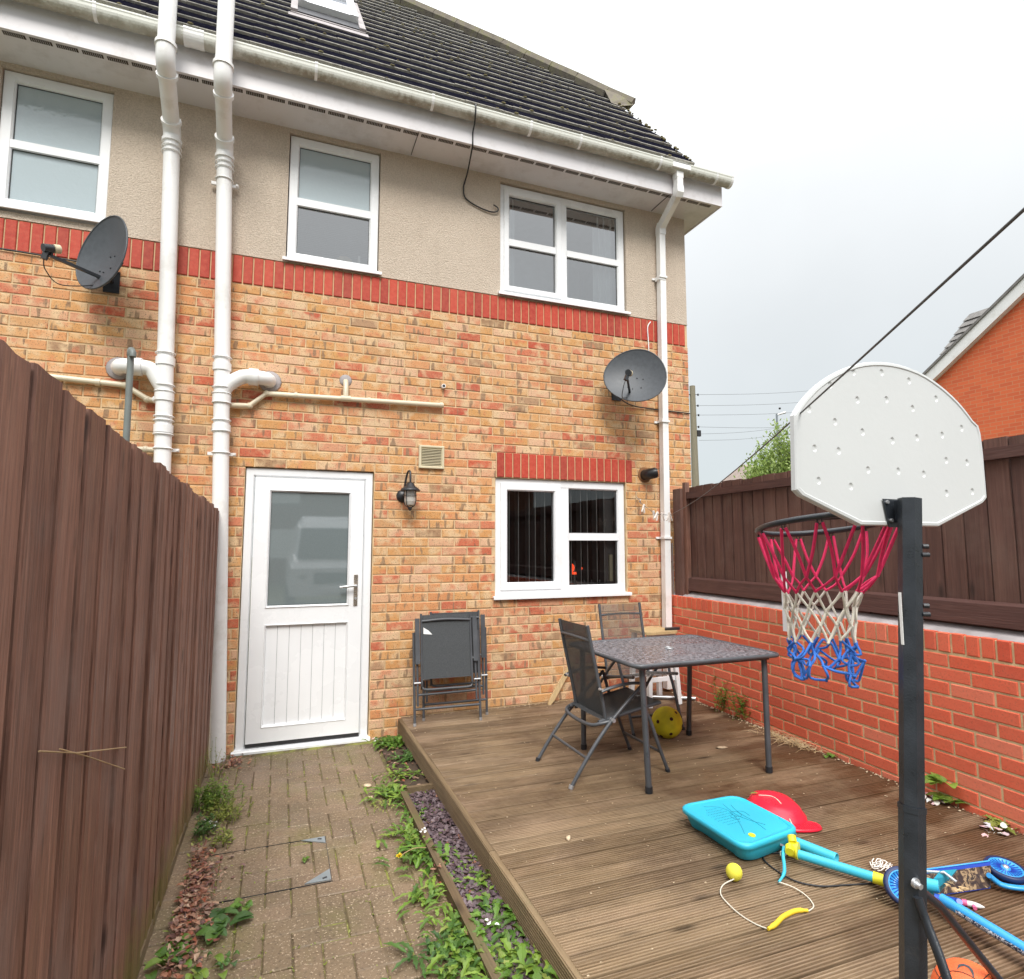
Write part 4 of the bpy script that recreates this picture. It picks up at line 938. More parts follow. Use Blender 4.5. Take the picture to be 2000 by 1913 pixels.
for y in (-2.05, -3.9):
    b = MB(); fx(b, .10, .19, y, y-.09, WT, 2.02); b.build('fence_post', M['fence_far'], rf)
o = MB().box((3.495, -.095, DZ), (3.512, -.055, 1.52)).box((3.49, -.097, DZ), (3.495, -.053, 1.52)); 
b = MB(); b.box((3.522, -.055, DZ), (3.528, -.022, 1.53)); b.box((3.528, -.028, DZ), (3.545, -.022, 1.53))
for z in (.5, .9, 1.35): b.sphere((3.522, -.04, z), .005, 8, 1)
tag(b.build('metal_angle', [M['silver'], M['seal']]), 'galvanised metal angle strip upright between the house corner and the garden wall', 'metal strip')
# a weathered fence slat hanging behind the net
o = MB().box((3.355, -1.60, .90), (3.37, -1.56, 1.32)).build('white_strip', M['whitep']); o.rotation_euler = (0, 0, 0); tag(o, 'pale narrow strip fixed upright on the wall and fence behind the basketball net', 'strip')

# ------------------------------------------------------------------ table
T = empty('garden_table', (2.37, -1.585, DZ), 0, 'square charcoal metal garden table with wet textured glass top', 'table')
hw, hd, th = .515, .425, .70
def rr(w_, d_, r, n=5):
    out = []
    for cx, cy, a0 in ((w_-r, d_-r, 0), (-w_+r, d_-r, PI/2), (-w_+r, -d_+r, PI), (w_-r, -d_+r, 1.5*PI)):
        for k in range(n+1): a_ = a0+PI/2*k/n; out.append((cx+r*math.cos(a_), cy+r*math.sin(a_)))
    return out
b = MB(); b.prism([(x, y, th-.012) for x, y in rr(hw-.01, hd-.01, .05)], (0, 0, .011)); b.build('tabletop', M['tabletop'], T)
MB().tube([(x, y, th-.008) for x, y in rr(hw, hd, .055)], .0125, 8, closed=True).build('rim', M['grmetal'], T)
MB().tube([(.028*math.cos(k*PI/8), .028*math.sin(k*PI/8), th+.001) for k in range(16)], .004, 6, closed=True).build('parasol_ring', M['silver'], T)
for sx in (-1, 1):
    for sy in (-1, 1):
        b = MB(); tx, ty = sx*(hw-.075), sy*(hd-.065); fx_, fy = sx*(hw-.09), sy*(hd-.042)
        b.tube([(tx, ty, th-.02), (fx_*1.0, fy, .02)], .0175, 10); b.tube([(tx, ty, th-.03), (tx, ty, th-.012)], .03, 10); b.build('leg', M['grmetal'], T)
        MB().tube([(fx_, fy, .035), (fx_, fy, 0)], .021, 10).build('foot_cap', M['blackm'], T)
b = MB(); b.tube([(-hw+.06, -hd+.05, th-.03), (hw-.06, -hd+.05, th-.03), (hw-.06, hd-.05, th-.03), (-hw+.06, hd-.05, th-.03)], .012, 4, closed=True, smooth=False); b.build('under_frame', M['grmetal'], T)
# ------------------------------------------------------------------ folding sling chairs
def chair(loc, rz, label, sling):
    r = empty('folding_chair', loc, rz, label, 'chair', 'charcoal garden chairs')
    W = .235
    for s_ in (-1, 1):
        y = s_*W
        MB().tube(smooth_path([(0, y, .012), (.08, y, .125), (.175, y*.99, .245), (.27, y*.98, .346), (.38, y*.98, .445), (.475, y*.98, .525)], 4), .0115, 8).build('leg', M['grmetal'], r)
        yy = s_*(W-.022); MB().tube(smooth_path([(.656, yy, .012), (.60, yy, .15), (.545, yy, .30), (.50, yy, .40), (.475, s_*(W-.005), .515)], 4), .0115, 8).build('leg', M['grmetal'], r)
        MB().tube([(0, y, .02), (-.006, y, 0)], .0145, 8).build('foot_cap', M['silver' if s_ < 0 else 'blackm'], r)
        MB().tube([(.653, yy, .02), (.659, yy, 0)], .0145, 8).build('foot_cap', M['blackm'], r)
        MB().tube(smooth_path([(.195, y*1.02, .515), (.26, y*1.05, .535), (.38, y*1.06, .55), (.50, y*1.05, .54)], 4), .015, 8, flat=.6).build('armrest', M['grmetal'], r)
        ys = s_*(W-.045)
        MB().tube(smooth_path([(.25, ys, .315), (.235, ys, .42), (.20, ys, .58), (.165, ys, .74), (.135, ys, .888)], 4), .0115, 8).build('back_rail', M['grmetal'], r)
        MB().tube([(.20, ys, .330), (.45, ys, .375), (.63, ys, .405)], .0115, 8).build('seat_rail', M['grmetal'], r)
        b = MB(); b.tube([(.27, y*.93, .346), (.27, y*1.07, .346)], .012, 8); b.tube([(.205, y*.85, .52), (.205, y*1.06, .52)], .009, 8); b.build('pivot_bolt', M['silver'], r)
    MB().tube([(.10, -W, .15), (.10, W, .15)], .0085, 8).build('crossbar', M['grmetal'], r)
    MB().tube([(.61, -W+.02, .12), (.61, W-.02, .12)], .0085, 8).build('crossbar', M['grmetal'], r)
    MB().tube(smooth_path([(.27, -W+.01, .34), (.20, -W+.03, .325), (.165, -W+.08, .31), (.155, 0, .305), (.165, W-.08, .31), (.20, W-.03, .325), (.27, W-.01, .34)], 4), .011, 8).build('seat_support', M['grmetal'], r)
    MB().tube(smooth_path([(.15, -W+.045, .80), (.138, 0, .806), (.15, W-.045, .80)], 4), .009, 8).build('top_bar', M['grmetal'], r)
    def slg(path, nm, dip):
        vs = []; n = 10
        for (x, z) in path:
            for k in range(n+1):
                u = -1+2*k/n; c_ = (1-u*u)*dip; vs.append((x+c_*.6, u*(W-.047), z-c_*.5))
        fs = [(i*(n+1)+k, i*(n+1)+k+1, (i+1)*(n+1)+k+1, (i+1)*(n+1)+k) for i in range(len(path)-1) for k in range(n)]
        MB().add(vs, fs, 0, .5, True).build(nm, M[sling], r, fix=False)
    slg([(.252, .35), (.235, .42), (.218, .50), (.20, .58), (.182, .66), (.165, .74), (.135, .887)], 'backrest', .006)
    slg([(.215, .345), (.30, .355), (.40, .372), (.50, .39), (.58, .405), (.635, .412)], 'seat', .018)
    return r
chair((1.572, -1.53, DZ), 0, 'charcoal folding sling chair nearest the camera, tucked at the left side of the table', 'sling')
chair((2.62, -.43, DZ), -PI/2, 'charcoal folding sling chair behind the table with its see through back to the house wall', 'sling_thin')
def folded(loc, rx, rz, label, tag_=False):
    r = empty('folded_chair', loc, 0, label, 'chair', 'charcoal garden chairs'); r.rotation_euler = (rx, 0, rz)
    def t(p, rad, nm, m='grmetal', n=8, **k): return MB().tube(p, rad, n, **k).build(nm, M[m], r)
    t([(.003, .0, 0), (.003, .0, .69)], .0105, 'leg'); t([(.520, .0, 0), (.520, .0, .69)], .0105, 'leg')
    t([(.026, -.015, .14), (.026, -.015, .48)], .009, 'leg'); t([(.49, -.015, .16), (.49, -.015, .48)], .009, 'leg')
    t(smooth_path([(.058, -.03, .83), (.058, -.03, .31), (.062, -.03, .275), (.095, -.03, .258), (.26, -.03, .258), (.425, -.03, .258), (.452, -.03, .275), (.456, -.03, .31), (.456, -.03, .83)], 3), .0095, 'frame')
    t(smooth_path([(.06, -.034, .772), (.25, -.04, .783), (.455, -.034, .772)], 4), .010, 'top_bar')
    b = MB(); b.box((.066, -.030, .335), (.447, -.022, .82)); b.build('sling', M['sling'], r)
    for x0 in (.008, .470):
        b = MB(); b.prism([(x0, -.045, .45), (x0+.036, -.045, .45), (x0+.036, -.030, .45), (x0, -.030, .45)], (0, 0, .345)); b.build('armrest', M['grmetal'], r)
    t([(.03, -.012, .222), (.485, -.012, .228)], .0095, 'crossbar'); t([(.01, .0, .118), (.515, .0, .118)], .0095, 'crossbar')
    for z, x in ((.31, .02), (.31, .495), (.475, .045), (.475, .465)): t([(x-.022, -.02, z), (x+.03, -.02, z)], .008, 'pivot_bolt', 'silver')
    if tag_: b = MB(); b.add([(.075, -.032, .725), (.075, -.032, .675), (.145, -.034, .668), (.115, -.033, .70)], [(0, 1, 2, 3)]); b.build('paper_label', M['white'], r, fix=False)
    for x in (.003, .52): t([(x, 0, .02), (x, 0, -.001)], .013, 'foot_cap', 'silver')
    return r
folded((.990, -.285, DZ), -.17, -.04, 'front charcoal folded chair with torn white label, leaning on the wall beside the door', True)
folded((1.085, -.165, DZ), -.085, -.02, 'rear charcoal folded chair leaning on the wall, sandwiched behind the front folded chair')

# ------------------------------------------------------------------ small things on the deck
def at(name, loc): o = link(name, None, loc=loc); o.empty_display_size = .1; return o
# sponge ball
r = at('spotted_ball', (2.612, -1.20, DZ+.108)); tag(r, 'mustard yellow foam ball with dark red spots under the table', 'ball')
MB().sphere((0, 0, 0), .108, 28).build('ball', M['foam'], r)
b = MB()
for d in ((-.25, -.85, .45), (-.28, -.8, -.5), (.65, -.72, -.1), (.3, -.6, .75), (-.9, -.3, .2), (.9, .2, .4), (.1, .9, .3), (.75, -.5, .45), (-.6, -.2, -.75)):
    d = Vector(d).normalized(); b.lathe([(0, .1095), (.009, .1092), (.0125, .1075), (.013, .105)], (0, 0, 0), d, 10)
b.build('spots', M['holes'], r)
# white stool with pale wood top
r = empty('stool', (3.10, -.33, DZ), .05, 'white painted stool with pale wooden top in the corner behind the table', 'stool')
b = MB(); b.prism([(x, y, .60) for x, y in rr(.17, .15, .05)], (0, 0, .022)); b.build('seat', M['rawwood'], r)
for sx in (-1, 1):
    for sy in (-1, 1):
        b = MB(); b.tube([(sx*.125, sy*.105, .60), (sx*.155, sy*.135, 0)], .026, 4, smooth=False, up=(1, 0, 0)); b.build('leg', M['whitep'], r)
for z, q in ((.20, .145), (.40, .135)):
    b = MB(); b.box((-q, -q*.85, z), (q, -q*.85+.022, z+.035)); b.box((-q, q*.85-.022, z), (q, q*.85, z+.035)); b.build('stretcher', M['whitep'], r)
b = MB(); b.box((-.135, -.12, .555), (.135, -.10, .60)); b.build('apron', M['whitep'], r)
o = MB().prism([(3.16, -.42, DZ+.623), (3.30, -.44, DZ+.623), (3.33, -.40, DZ+.628), (3.20, -.36, DZ+.623)], (0, 0, .018)).build('black_scraper', M['blackm']); tag(o, 'small flat black object lying on the wooden stool top', 'tool')
o = MB().tube([(2.95, -.15, DZ+.025), (3.46, -.42, DZ+.02)], .016, 8).build('metal_tube', M['silver']); tag(o, 'short grey metal tube lying on the deck in the corner by the stool', 'tube')
b = MB(); Q0, Q1 = Vector((2.19, -.10, DZ)), Vector((2.455, -.03, DZ+.33)); D = (Q1-Q0).normalized(); sx = Vector((D.z, 0, -D.x)).normalized()
b.prism([Q0-sx*.008, Q0+sx*.012+D*.0, Q0+sx*.024+D*.06, Q1+sx*.02, Q1-sx*.02, Q0-sx*.02+D*.05], (0, .018, 0)); tag(b.build('wooden_stake', M['rawwood']), 'pale pointed wooden stake leaning on the brick wall beside the near chair', 'stake')
# swingball case
r = empty('games_case', (0, 0, 0), 0, 'turquoise plastic games case with rounded corners lying on the deck', 'toy case')
CC = [Vector(p) for p in ((1.865, -2.335, 0), (1.872, -2.79, 0), (2.245, -2.735, 0), (2.228, -2.335, 0))]
ctr = sum(CC, Vector())/4
def caseloop(inset, z, rad=.07, n=6):
    out = []
    for k in range(4):
        P_, A_, B_ = CC[k], CC[k-1], CC[(k+1) % 4]; da = (A_-P_).normalized(); db = (B_-P_).normalized()
        P_ = P_+(ctr-P_).normalized()*inset*1.3; p0, p2 = P_+da*rad, P_+db*rad
        for j in range(n+1): t = j/n; q = p0*(1-t)**2+P_*2*t*(1-t)+p2*t*t; out.append(Vector((q.x, q.y, z)))
    return out
def loft(b, loops, mi=0, cap=True, smooth=True):
    n = len(loops[0]); vs = [p for L in loops for p in L]; fs = [(i*n+k, i*n+(k+1) % n, (i+1)*n+(k+1) % n, (i+1)*n+k) for i in range(len(loops)-1) for k in range(n)]
    b.add(vs, fs, mi, .5, smooth); b.add(loops[-1], [tuple(range(n))], mi) if cap else None; b.add(loops[0], [tuple(range(n))[::-1]], mi) if cap else None
def scoop(L):   # the waisted lower edge of the case on its long near side
    out = []
    for p in L:
        q = p.copy(); t = (p.y+2.56)/.2
        if p.x < 1.98 and abs(t) < 1: q.x += .050*math.cos(t*PI/2)**2
        out.append(q)
    return out
b = MB(); loft(b, [scoop(caseloop(.036, DZ+.002, .09)), scoop(caseloop(.024, DZ+.010, .09)), scoop(caseloop(.014, DZ+.055)), caseloop(.010, DZ+.070)]); b.build('case_base', M['turq'], r)
b = MB(); loft(b, [caseloop(.006, DZ+.064), caseloop(.0, DZ+.067), caseloop(.0, DZ+.083), caseloop(.006, DZ+.0895), caseloop(.014, DZ+.0905), caseloop(.018, DZ+.087), caseloop(.030, DZ+.0865)]); b.build('case_lid', M['turq'], r)
zt = DZ+.0872; b = MB()
def cp(u, v): return CC[0]*(1-u)*(1-v)+CC[1]*(1-u)*v+CC[3]*u*(1-v)+CC[2]*u*v   # u across, v towards camera
def curve(pts, rad=.0012):
    b.tube(smooth_path([cp(*p)+Vector((0, 0, zt)) for p in pts], 5), rad, 5)
curve([(.30, .14), (.45, .20), (.52, .32), (.46, .50), (.36, .66), (.25, .80)]); curve([(.60, .16), (.56, .30), (.53, .44), (.57, .60), (.66, .76)]); curve([(.68, .22), (.62, .36), (.60, .5), (.60, .66), (.56, .84)]); curve([(.48, .40), (.54, .36), (.60, .40), (.58, .48), (.51, .48), (.48, .40)]); curve([(.44, .42), (.42, .50), (.47, .55)]); curve([(.62, .38), (.68, .42), (.67, .52)])
for i in range(14):
    for j in range(9):
        u, v = .16+.025*i, .18+.05*j
        if (u-.34)**2*9+(v-.42)**2*6 < .28: b.sphere(cp(u, v)+Vector((0, 0, zt)), .0022, 6)
b.build('embossed_line', plain('embossed_dark_turquoise', (.02, .25, .36), .5), r)
b = MB(); b.prism([cp(.30+.045*math.cos(k*PI/6)*.9, .86+.04*math.sin(k*PI/6))+Vector((0, 0, zt)) for k in range(12)], (0, 0, .003)); b.build('badge', M['yellow'], r)
b = MB(); b.prism([(2.215, -2.735, DZ+.06), (2.232, -2.70, DZ+.06), (2.232, -2.62, DZ+.06), (2.225, -2.62, DZ+.085), (2.20, -2.73, DZ+.085)], (0, 0, .004)); b.build('latch', M['turq'], r)
# red case / cap-like dome
r = empty('red_base', (2.40, -2.42, DZ), -.35, 'glossy red plastic water base with a flat ribbed lip behind the turquoise case', 'toy base')
def oval(a_, b_, z, cx=0, cy=0, n=28, pw=2.4):
    out = []
    for k in range(n):
        t = 2*PI*k/n; c_, s_ = math.cos(t), math.sin(t); out.append(Vector((cx+a_*math.copysign(abs(c_)**(2/pw), c_), cy+b_*math.copysign(abs(s_)**(2/pw), s_), z)))
    return out
b = MB(); loft(b, [oval(.125, .165, .0), oval(.13, .17, .012), oval(.128, .168, .022), oval(.118, .158, .030), oval(.108, .145, .050, 0, .003), oval(.095, .13, .063, 0, .006), oval(.06, .10, .068, 0, .01)]); b.build('body', M['redp'], r)
b = MB(); loft(b, [oval(.10, .05, .004, .04, -.165), oval(.105, .055, .010, .04, -.168), oval(.10, .05, .018, .04, -.165)]); b.build('lip', M['redp'], r)
b = MB()
for k in range(16): x = -.045+.011*k; b.box((x, -.215+abs(k-8)*.002, .017), (x+.004, -.150, .0205))
b.build('lip_rib', M['redp'], r)
o = MB().tube(smooth_path([(2.36, -2.35, DZ+.070), (2.41, -2.39, DZ+.071), (2.395, -2.46, DZ+.068), (2.36, -2.54, DZ+.045), (2.33, -2.60, DZ+.025)], 5), .0026, 6).build('cord', M['wcord']); tag(o, 'short white cord lying over the red plastic base', 'cord')
def leafmesh(b, c, L, W, d, upv=(0, 0, 1), curl=.15, mi=0):
    c = Vector(c); d = Vector(d).normalized(); s_ = d.cross(Vector(upv)).normalized(); n_ = s_.cross(d)
    P = [c, c+d*L*.35+s_*W*.5+n_*L*curl*.5, c+d*L*.75+s_*W*.36+n_*L*curl*.4, c+d*L-n_*L*curl*.1, c+d*L*.75-s_*W*.36+n_*L*curl*.4, c+d*L*.35-s_*W*.5+n_*L*curl*.5, c+d*L*.5+n_*L*curl*.35]
    b.add(P, [(0, 1, 6, 5), (1, 2, 6), (2, 3, 6), (3, 4, 6), (4, 5, 6)], mi, .5, False)
b = MB(); leafmesh(b, (2.33, -2.32, DZ+.071), .045, .02, (1, -.3, .05)); tag(b.build('fallen_leaf', M['leafy'], fix=False), 'single pale yellow leaf lying on top of the red plastic base', 'leaf')
# yellow tennis ball and cords
o = MB().sphere((1.772, -2.838, DZ+.0325), .0325, 24).build('small_ball', M['tennis']); tag(o, 'small round yellow rubber ball beside the turquoise case, tied to a white cord', 'ball')
zc = DZ+.004
o = MB().tube(smooth_path([(1.752, -2.86, DZ+.02), (1.70, -2.855, zc), (1.648, -2.905, zc), (1.63, -2.98, zc), (1.628, -3.045, zc), (1.64, -3.10, zc), (1.662, -3.14, zc)], 5), .0026, 6).build('cord', M['wcord']); tag(o, 'white cord curling from the small yellow ball to the yellow rope', 'cord')
o = MB().tube(smooth_path([(1.655, -3.142, DZ+.008), (1.70, -3.132, DZ+.010), (1.76, -3.108, DZ+.010), (1.83, -3.098, DZ+.010), (1.875, -3.11, DZ+.008)], 5), [.006]*3+[.0085]*15+[.006]*3, 8).build('yellow_sleeve', M['ycord']); tag(o, 'curved yellow rope sleeve lying on the deck at the end of the white cord', 'rope')
o = MB().tube(smooth_path([(1.88, -3.108, zc), (1.925, -3.09, zc), (1.952, -3.03, zc), (1.945, -2.97, zc+.004), (1.915, -2.93, DZ+.012)], 5), .0026, 6).build('cord', M['wcord']); tag(o, 'white cord from the yellow rope sleeve up to the turquoise strap', 'cord')
o = MB().tube(smooth_path([(1.915, -2.93, DZ+.012), (1.975, -2.90, DZ+.025), (2.035, -2.835, DZ+.05), (2.075, -2.80, DZ+.06)], 5), [.005]*4+[.0075]*12, 6).build('turquoise_strap', M['turq2']); tag(o, 'thin turquoise strap between the white cord and the yellow clip', 'strap')
r = at('yellow_clip', (2.105, -2.82, DZ+.055)); tag(r, 'bright yellow plastic clip around the end of the long turquoise pole', 'clip')
b = MB(); D = Vector((.52, -.85, 0)).normalized()
b.tube([D*-.014, D*.014], .031, 14); b.tube([(-.028, -.01, .02), (-.05, -.03, .012)], .018, 10); b.tube([(0, 0, .03), (.01, .015, .048)], .018, 8); b.build('collar', M['yellow'], r)
MB().tube([D*.014, D*.022], .034, 14).build('flange', M['yellow'], r)
r = empty('long_pole', (2.115, -2.84, DZ+.028), 0, 'long turquoise plastic pole with a yellow end sleeve lying on the deck', 'pole')
Dv = Vector((2.300, -3.135, 0))-Vector((2.115, -2.84, 0)); MB().tube([(0, 0, .015), Dv*.80+Vector((0, 0, .008)), ], .0185, 16).build('tube', M['turq2'], r); MB().tube([Dv*.79+Vector((0, 0, .008)), Dv+Vector((0, 0, .004))], .0215, 16).build('sleeve', M['yellow'], r)
r = empty('short_pole', (2.17, -2.62, DZ+.026), 0, 'short open ended turquoise pole poking out from the games case', 'pole')
Dv = Vector((2.262, -2.895, 0))-Vector((2.17, -2.62, 0)); b = MB(); b.tube([(0, 0, .008), Dv], .0225, 16, caps=False); b.build('tube', M['turq2'], r, fix=False); b = MB(); u_ = Dv.normalized(); b.lathe([(.0225, 0), (.0225, .006), (.0185, .006), (.0185, -.05)], Dv, u_, 16); b.build('rim', M['turq2'], r, fix=False); MB().lathe([(0, -.03), (.0185, -.03)], Dv, u_, 16).build('bore', M['seal'], r, fix=False)
o = MB().tube(smooth_path([(2.17, -2.79, zc), (2.085, -2.73, zc), (2.01, -2.745, zc), (1.985, -2.83, zc), (1.995, -2.935, zc), (2.06, -3.0, zc), (2.16, -3.03, zc), (2.27, -3.06, zc), (2.36, -3.09, zc)], 6), .0036, 6).build('brake_cable', M['seal']); tag(o, 'thin black cable looping on the deck boards beside the turquoise poles', 'cable')
r = at('torn_wrapper', (2.15, -2.755, DZ+.012)); tag(r, 'crumpled red and white wrapper with yellow bits beside the games case', 'wrapper')
b = MB()
for k in range(16):
    c_ = Vector((rnd.gauss(0, .02), rnd.gauss(0, .012), rnd.uniform(0, .03))); leafmesh(b, c_, rnd.uniform(.015, .03), rnd.uniform(.01, .02), (rnd.gauss(0, 1), rnd.gauss(0, 1), rnd.gauss(0, .5)), curl=.4)
b.build('foil', M['litterw'], r, fix=False); MB().tube([(-.025, -.03, .008), (.008, -.045, .006)], .010, 8).build('yellow_bit', M['yellow'], r)
MB().tube(smooth_path([(-.07, -.02, 0), (-.055, -.005, .01), (-.035, -.02, .004), (-.02, -.03, 0)], 4), .0025, 6).build('string', M['wcord'], r)

# ------------------------------------------------------------------ scooter lying on its side
r = empty('scooter', (2.24, -3.215, DZ), 0, 'blue and turquoise kick scooter lying on its side behind the black hoop pole', 'scooter')
O = Vector((2.24, -3.215, DZ))
def wheel(c, nrm, R_, par):
    n_ = Vector(nrm).normalized(); c = Vector(c)
    MB().lathe([(R_*.80, -.011), (R_*.95, -.012), (R_, -.006), (R_, .006), (R_*.95, .012), (R_*.80, .011)], c, n_, 30).build('tyre', M['navy'], par)
    b = MB(); b.lathe([(R_*.80, -.010), (R_*.80, .0115), (R_*.74, .0115), (R_*.72, .006), (R_*.22, .006), (R_*.22, .011), (R_*.14, .012)], c, n_, 30)
    u = Vector((0, 0, 1)).cross(n_).normalized(); v = n_.cross(u)
    b.build('rim', M['bluel'], par)
    b = MB()
    for k in range(24):
        a_ = 2*PI*k/24; d = u*math.cos(a_)+v*math.sin(a_); b.tube([c+d*R_*.24+n_*.0075, c+d*R_*.74+n_*.0085], .0016, 4, smooth=False)
    b.build('spoke', M['bluep'], par); MB().lathe([(.012, .006), (.011, .014), (.006, .018), (0, .018)], c, n_, 12).build('axle_nut', M['silver'], par)
w1 = link('wheel', None, r); w1.empty_display_size = .05; wheel((0, 0, .075), (-.42, -.72, .55), .066, w1)
w2 = link('wheel', None, r); w2.empty_display_size = .05; wheel((.550, -.030, .050), (-.05, -.16, .98), .072, w2)
b = MB(); b.prism([(.10, .055, .078), (.10, .012, .006), (.431, -.040, .006), (.496, -.008, .078)], (.003, .010, 0)); b.build('deck_plate', M['bluep'], r)
b = MB(); b.prism([(.105, .048, .070), (.105, .012, .010), (.427, -.040, .010), (.486, -.013, .070)], (-.0005, -.0025, .001)); b.build('deck_print', M['camo'], r)
b = MB(); b.tube([(.10, .060, .080), (.498, -.003, .080), (.434, -.036, .006)], .0035, 6); b.build('deck_edge', M['bluel'], r)
b = MB(); b.tube(smooth_path([(.43, -.04, .055), (.455, -.058, .03), (.470, -.080, .026), (.515, -.112, .026), (.57, -.133, .03), (.70, -.17, .04)], 5), .017, 10, flat=.6); b.build('fender', M['bluel'], r)
b = MB(); b.tube([(.02, .01, .085), (.06, -.03, .09), (.09, -.075, .095)], [.02, .024, .022], 8); b.prism([(.09, -.02, .02), (.17, -.02, .03), (.19, -.05, .09), (.15, -.08, .12), (.10, -.05, .11)], (.02, -.012, .03)); b.build('fork', M['turq2'], r)
MB().tube([(.055, -.085, .06), (.085, -.14, .07), (.07, -.16, .09)], [.022, .02, .01], 8).build('folding_joint', M['bluep'], r)
MB().tube([(.10, -.02, .12), (.13, -.07, .135), (.135, -.11, .12)], .006, 6).build('quick_release', M['silver'], r)
A_, B_ = Vector((.065, -.10, .07)), Vector((.045, -.62, .045)); MB().tube([A_, B_], .0185, 14).build('stem', M['bluel'], r)
b = MB()
for k in range(1): b.tube([A_.lerp(B_, .12)+Vector((-.0045, 0, -.004)), A_.lerp(B_, .98)+Vector((-.0045, 0, -.004))], .0155, 14)
b.build('stem_print', M['stemprint'], r)
o = MB(); 
for k in range(10): leafmesh(o, (2.36+rnd.gauss(0, .012), -3.335+rnd.gauss(0, .012), DZ+.10+rnd.uniform(0, .01)), .025, .018, (rnd.gauss(0, 1), rnd.gauss(0, 1), .1), curl=.3)
tag(o.build('wrapper_scrap', M['straw'], fix=False), 'small cream scrap caught where the scooter stem folds', 'scrap')
r = at('dried_flower', (2.40, -3.0, DZ+.01)); tag(r, 'pinkish crumpled plastic flower lying behind the scooter front wheel', 'plastic flower')
b = MB()
for k in range(9): q = k*.7; b.tube([(.02*math.cos(q+j*.7)+.022*math.cos(q), .02*math.sin(q+j*.7)*1+.02*math.sin(q), .012+.008*math.sin(j+k)) for j in range(9)], .0022, 5)
b.build('loop', M['peg'], r)
r = at('toy_clip', (2.48, -3.31, DZ+.012)); r.rotation_euler.z = -.9; tag(r, 'small clear and pink plastic toy piece beside the scooter deck', 'toy piece')
MB().tube([(-.03, 0, 0), (0, 0, 0), (.02, 0, 0), (.035, 0, 0)], [.009, .011, .008, .002], 10).build('clear_body', M['white'], r); b = MB(); b.tube([(-.034, .0, 0), (-.018, 0, 0)], .0115, 10); b.tube([(0, -.0, 0), (.004, -.022, -.002)], .007, 8); b.build('pink_end', M['pinkp'], r)

# ------------------------------------------------------------------ basketball
r = at('basketball', (1.845, -3.70, DZ+.093)); tag(r, 'small orange basketball with dark seams at the bottom right of the deck', 'ball')
MB().sphere((0, 0, 0), .093, 32).build('ball', M['orange'], r)
b = MB(); R_ = .0932; rot = Euler((.5, .35, .4)).to_matrix()
def gc(f): b.tube([rot @ Vector(f(2*PI*k/40)) for k in range(40)], .0011, 5, closed=True)
gc(lambda t: (R_*math.cos(t), R_*math.sin(t), 0)); gc(lambda t: (R_*math.cos(t), 0, R_*math.sin(t)))
for s_ in (-1, 1): gc(lambda t: (s_*R_*math.sqrt(max(0, 1-(.35*math.cos(t)*0+.72)**2))*1, R_*.72*math.cos(t), R_*.72*math.sin(t)))
b.build('seam', M['seal'], r)
b = MB()   # tick-shaped emblem wrapped on the sphere
def onsph(u, v): # u right, v up around direction facing camera-top
    f = Vector((-.22, -.10, .95)).normalized(); rt = Vector((.93, -.36, 0)); rt = (rt-f*rt.dot(f)).normalized(); upv = rt.cross(f)
    return (f+rt*u+upv*v).normalized()*(R_+.0006)
sw = [(-.02, .30), (.05, .12), (.07, -.02), (.02, -.10), (-.08, -.12), (-.26, -.06), (-.10, -.20), (.04, -.20), (.14, -.10), (.15, .04), (.08, .20)]
vs = [onsph(*p) for p in sw]; b.add(vs, [(0, 1, 9, 10), (1, 2, 8, 9), (2, 3, 7, 8), (3, 4, 6, 7), (4, 5, 6)]); b.build('tick_emblem', M['dish'], r, fix=False)
# ------------------------------------------------------------------ basketball hoop
HP = Vector((1.585, -3.80, DZ))
hoop = empty('basketball_hoop', tuple(HP), 0, 'freestanding basketball hoop with white fan shaped backboard, black pole and red white blue net', 'basketball hoop')
lean = lambda z: Vector((-.115+.0745*z*1.05, 0, z))     # slight lean, local
tp = lean(1.50); 
def sqtube(p, q, wd, nm, n=6): return MB().tube([p, q], wd, n, smooth=False).build(nm, M['hoopblack'], hoop)
sqtube(lean(.02), lean(.70), .0300, 'lower_pole'); sqtube(lean(.69), lean(1.485), .0280, 'upper_pole')
b = MB(); b.tube([lean(.685), lean(.70)], .0315, 6, smooth=False); b.build('joint_lip', M['hoopblack'], hoop)
MB().tube(smooth_path([(-.100, -.030, .50), (-.098, -.045, .455), (-.114, -.10, .36), (-.16, -.20, .16), (-.19, -.28, .01)], 5), .0125, 8, flat=.7).build('brace', M['hoopblack'], hoop)
MB().tube([(-.055, .018, .50), (.046, .02, .425), (.305, .05, .166), (.47, .07, .01)], .0115, 8).build('brace', M['hoopblack'], hoop)
b = MB(); b.tube([(-.098, -.024, .53), (-.099, -.040, .528)], .0075, 6); b.tube([(-.098, -.022, .53), (-.098, -.029, .53)], .012, 12); b.build('bolt', M['silver'], hoop)
for z in (1.345, 1.19):
    b = MB()
    for q in (-.012, .010): b.tube([lean(z)+Vector((.016+q*.3, -.022, q)), lean(z)+Vector((.029, -.030, q))], .0065, 8)
    b.build('knob', M['blackm'], hoop)
MB().box((-.0605, -.004, 1.10), (-.0585, .003, 1.235)).build('sticker', M['white'], hoop)
MB().box((-.36, -.30, -.14), (.5, .3, .0)) # base weight stands out of frame
b = MB(); loft(b, [oval(.30, .26, 0, -.05, -.1), oval(.32, .28, .03, -.05, -.1), oval(.26, .22, .07, -.05, -.1), oval(.10, .10, .10, -.05, -.05)]); 
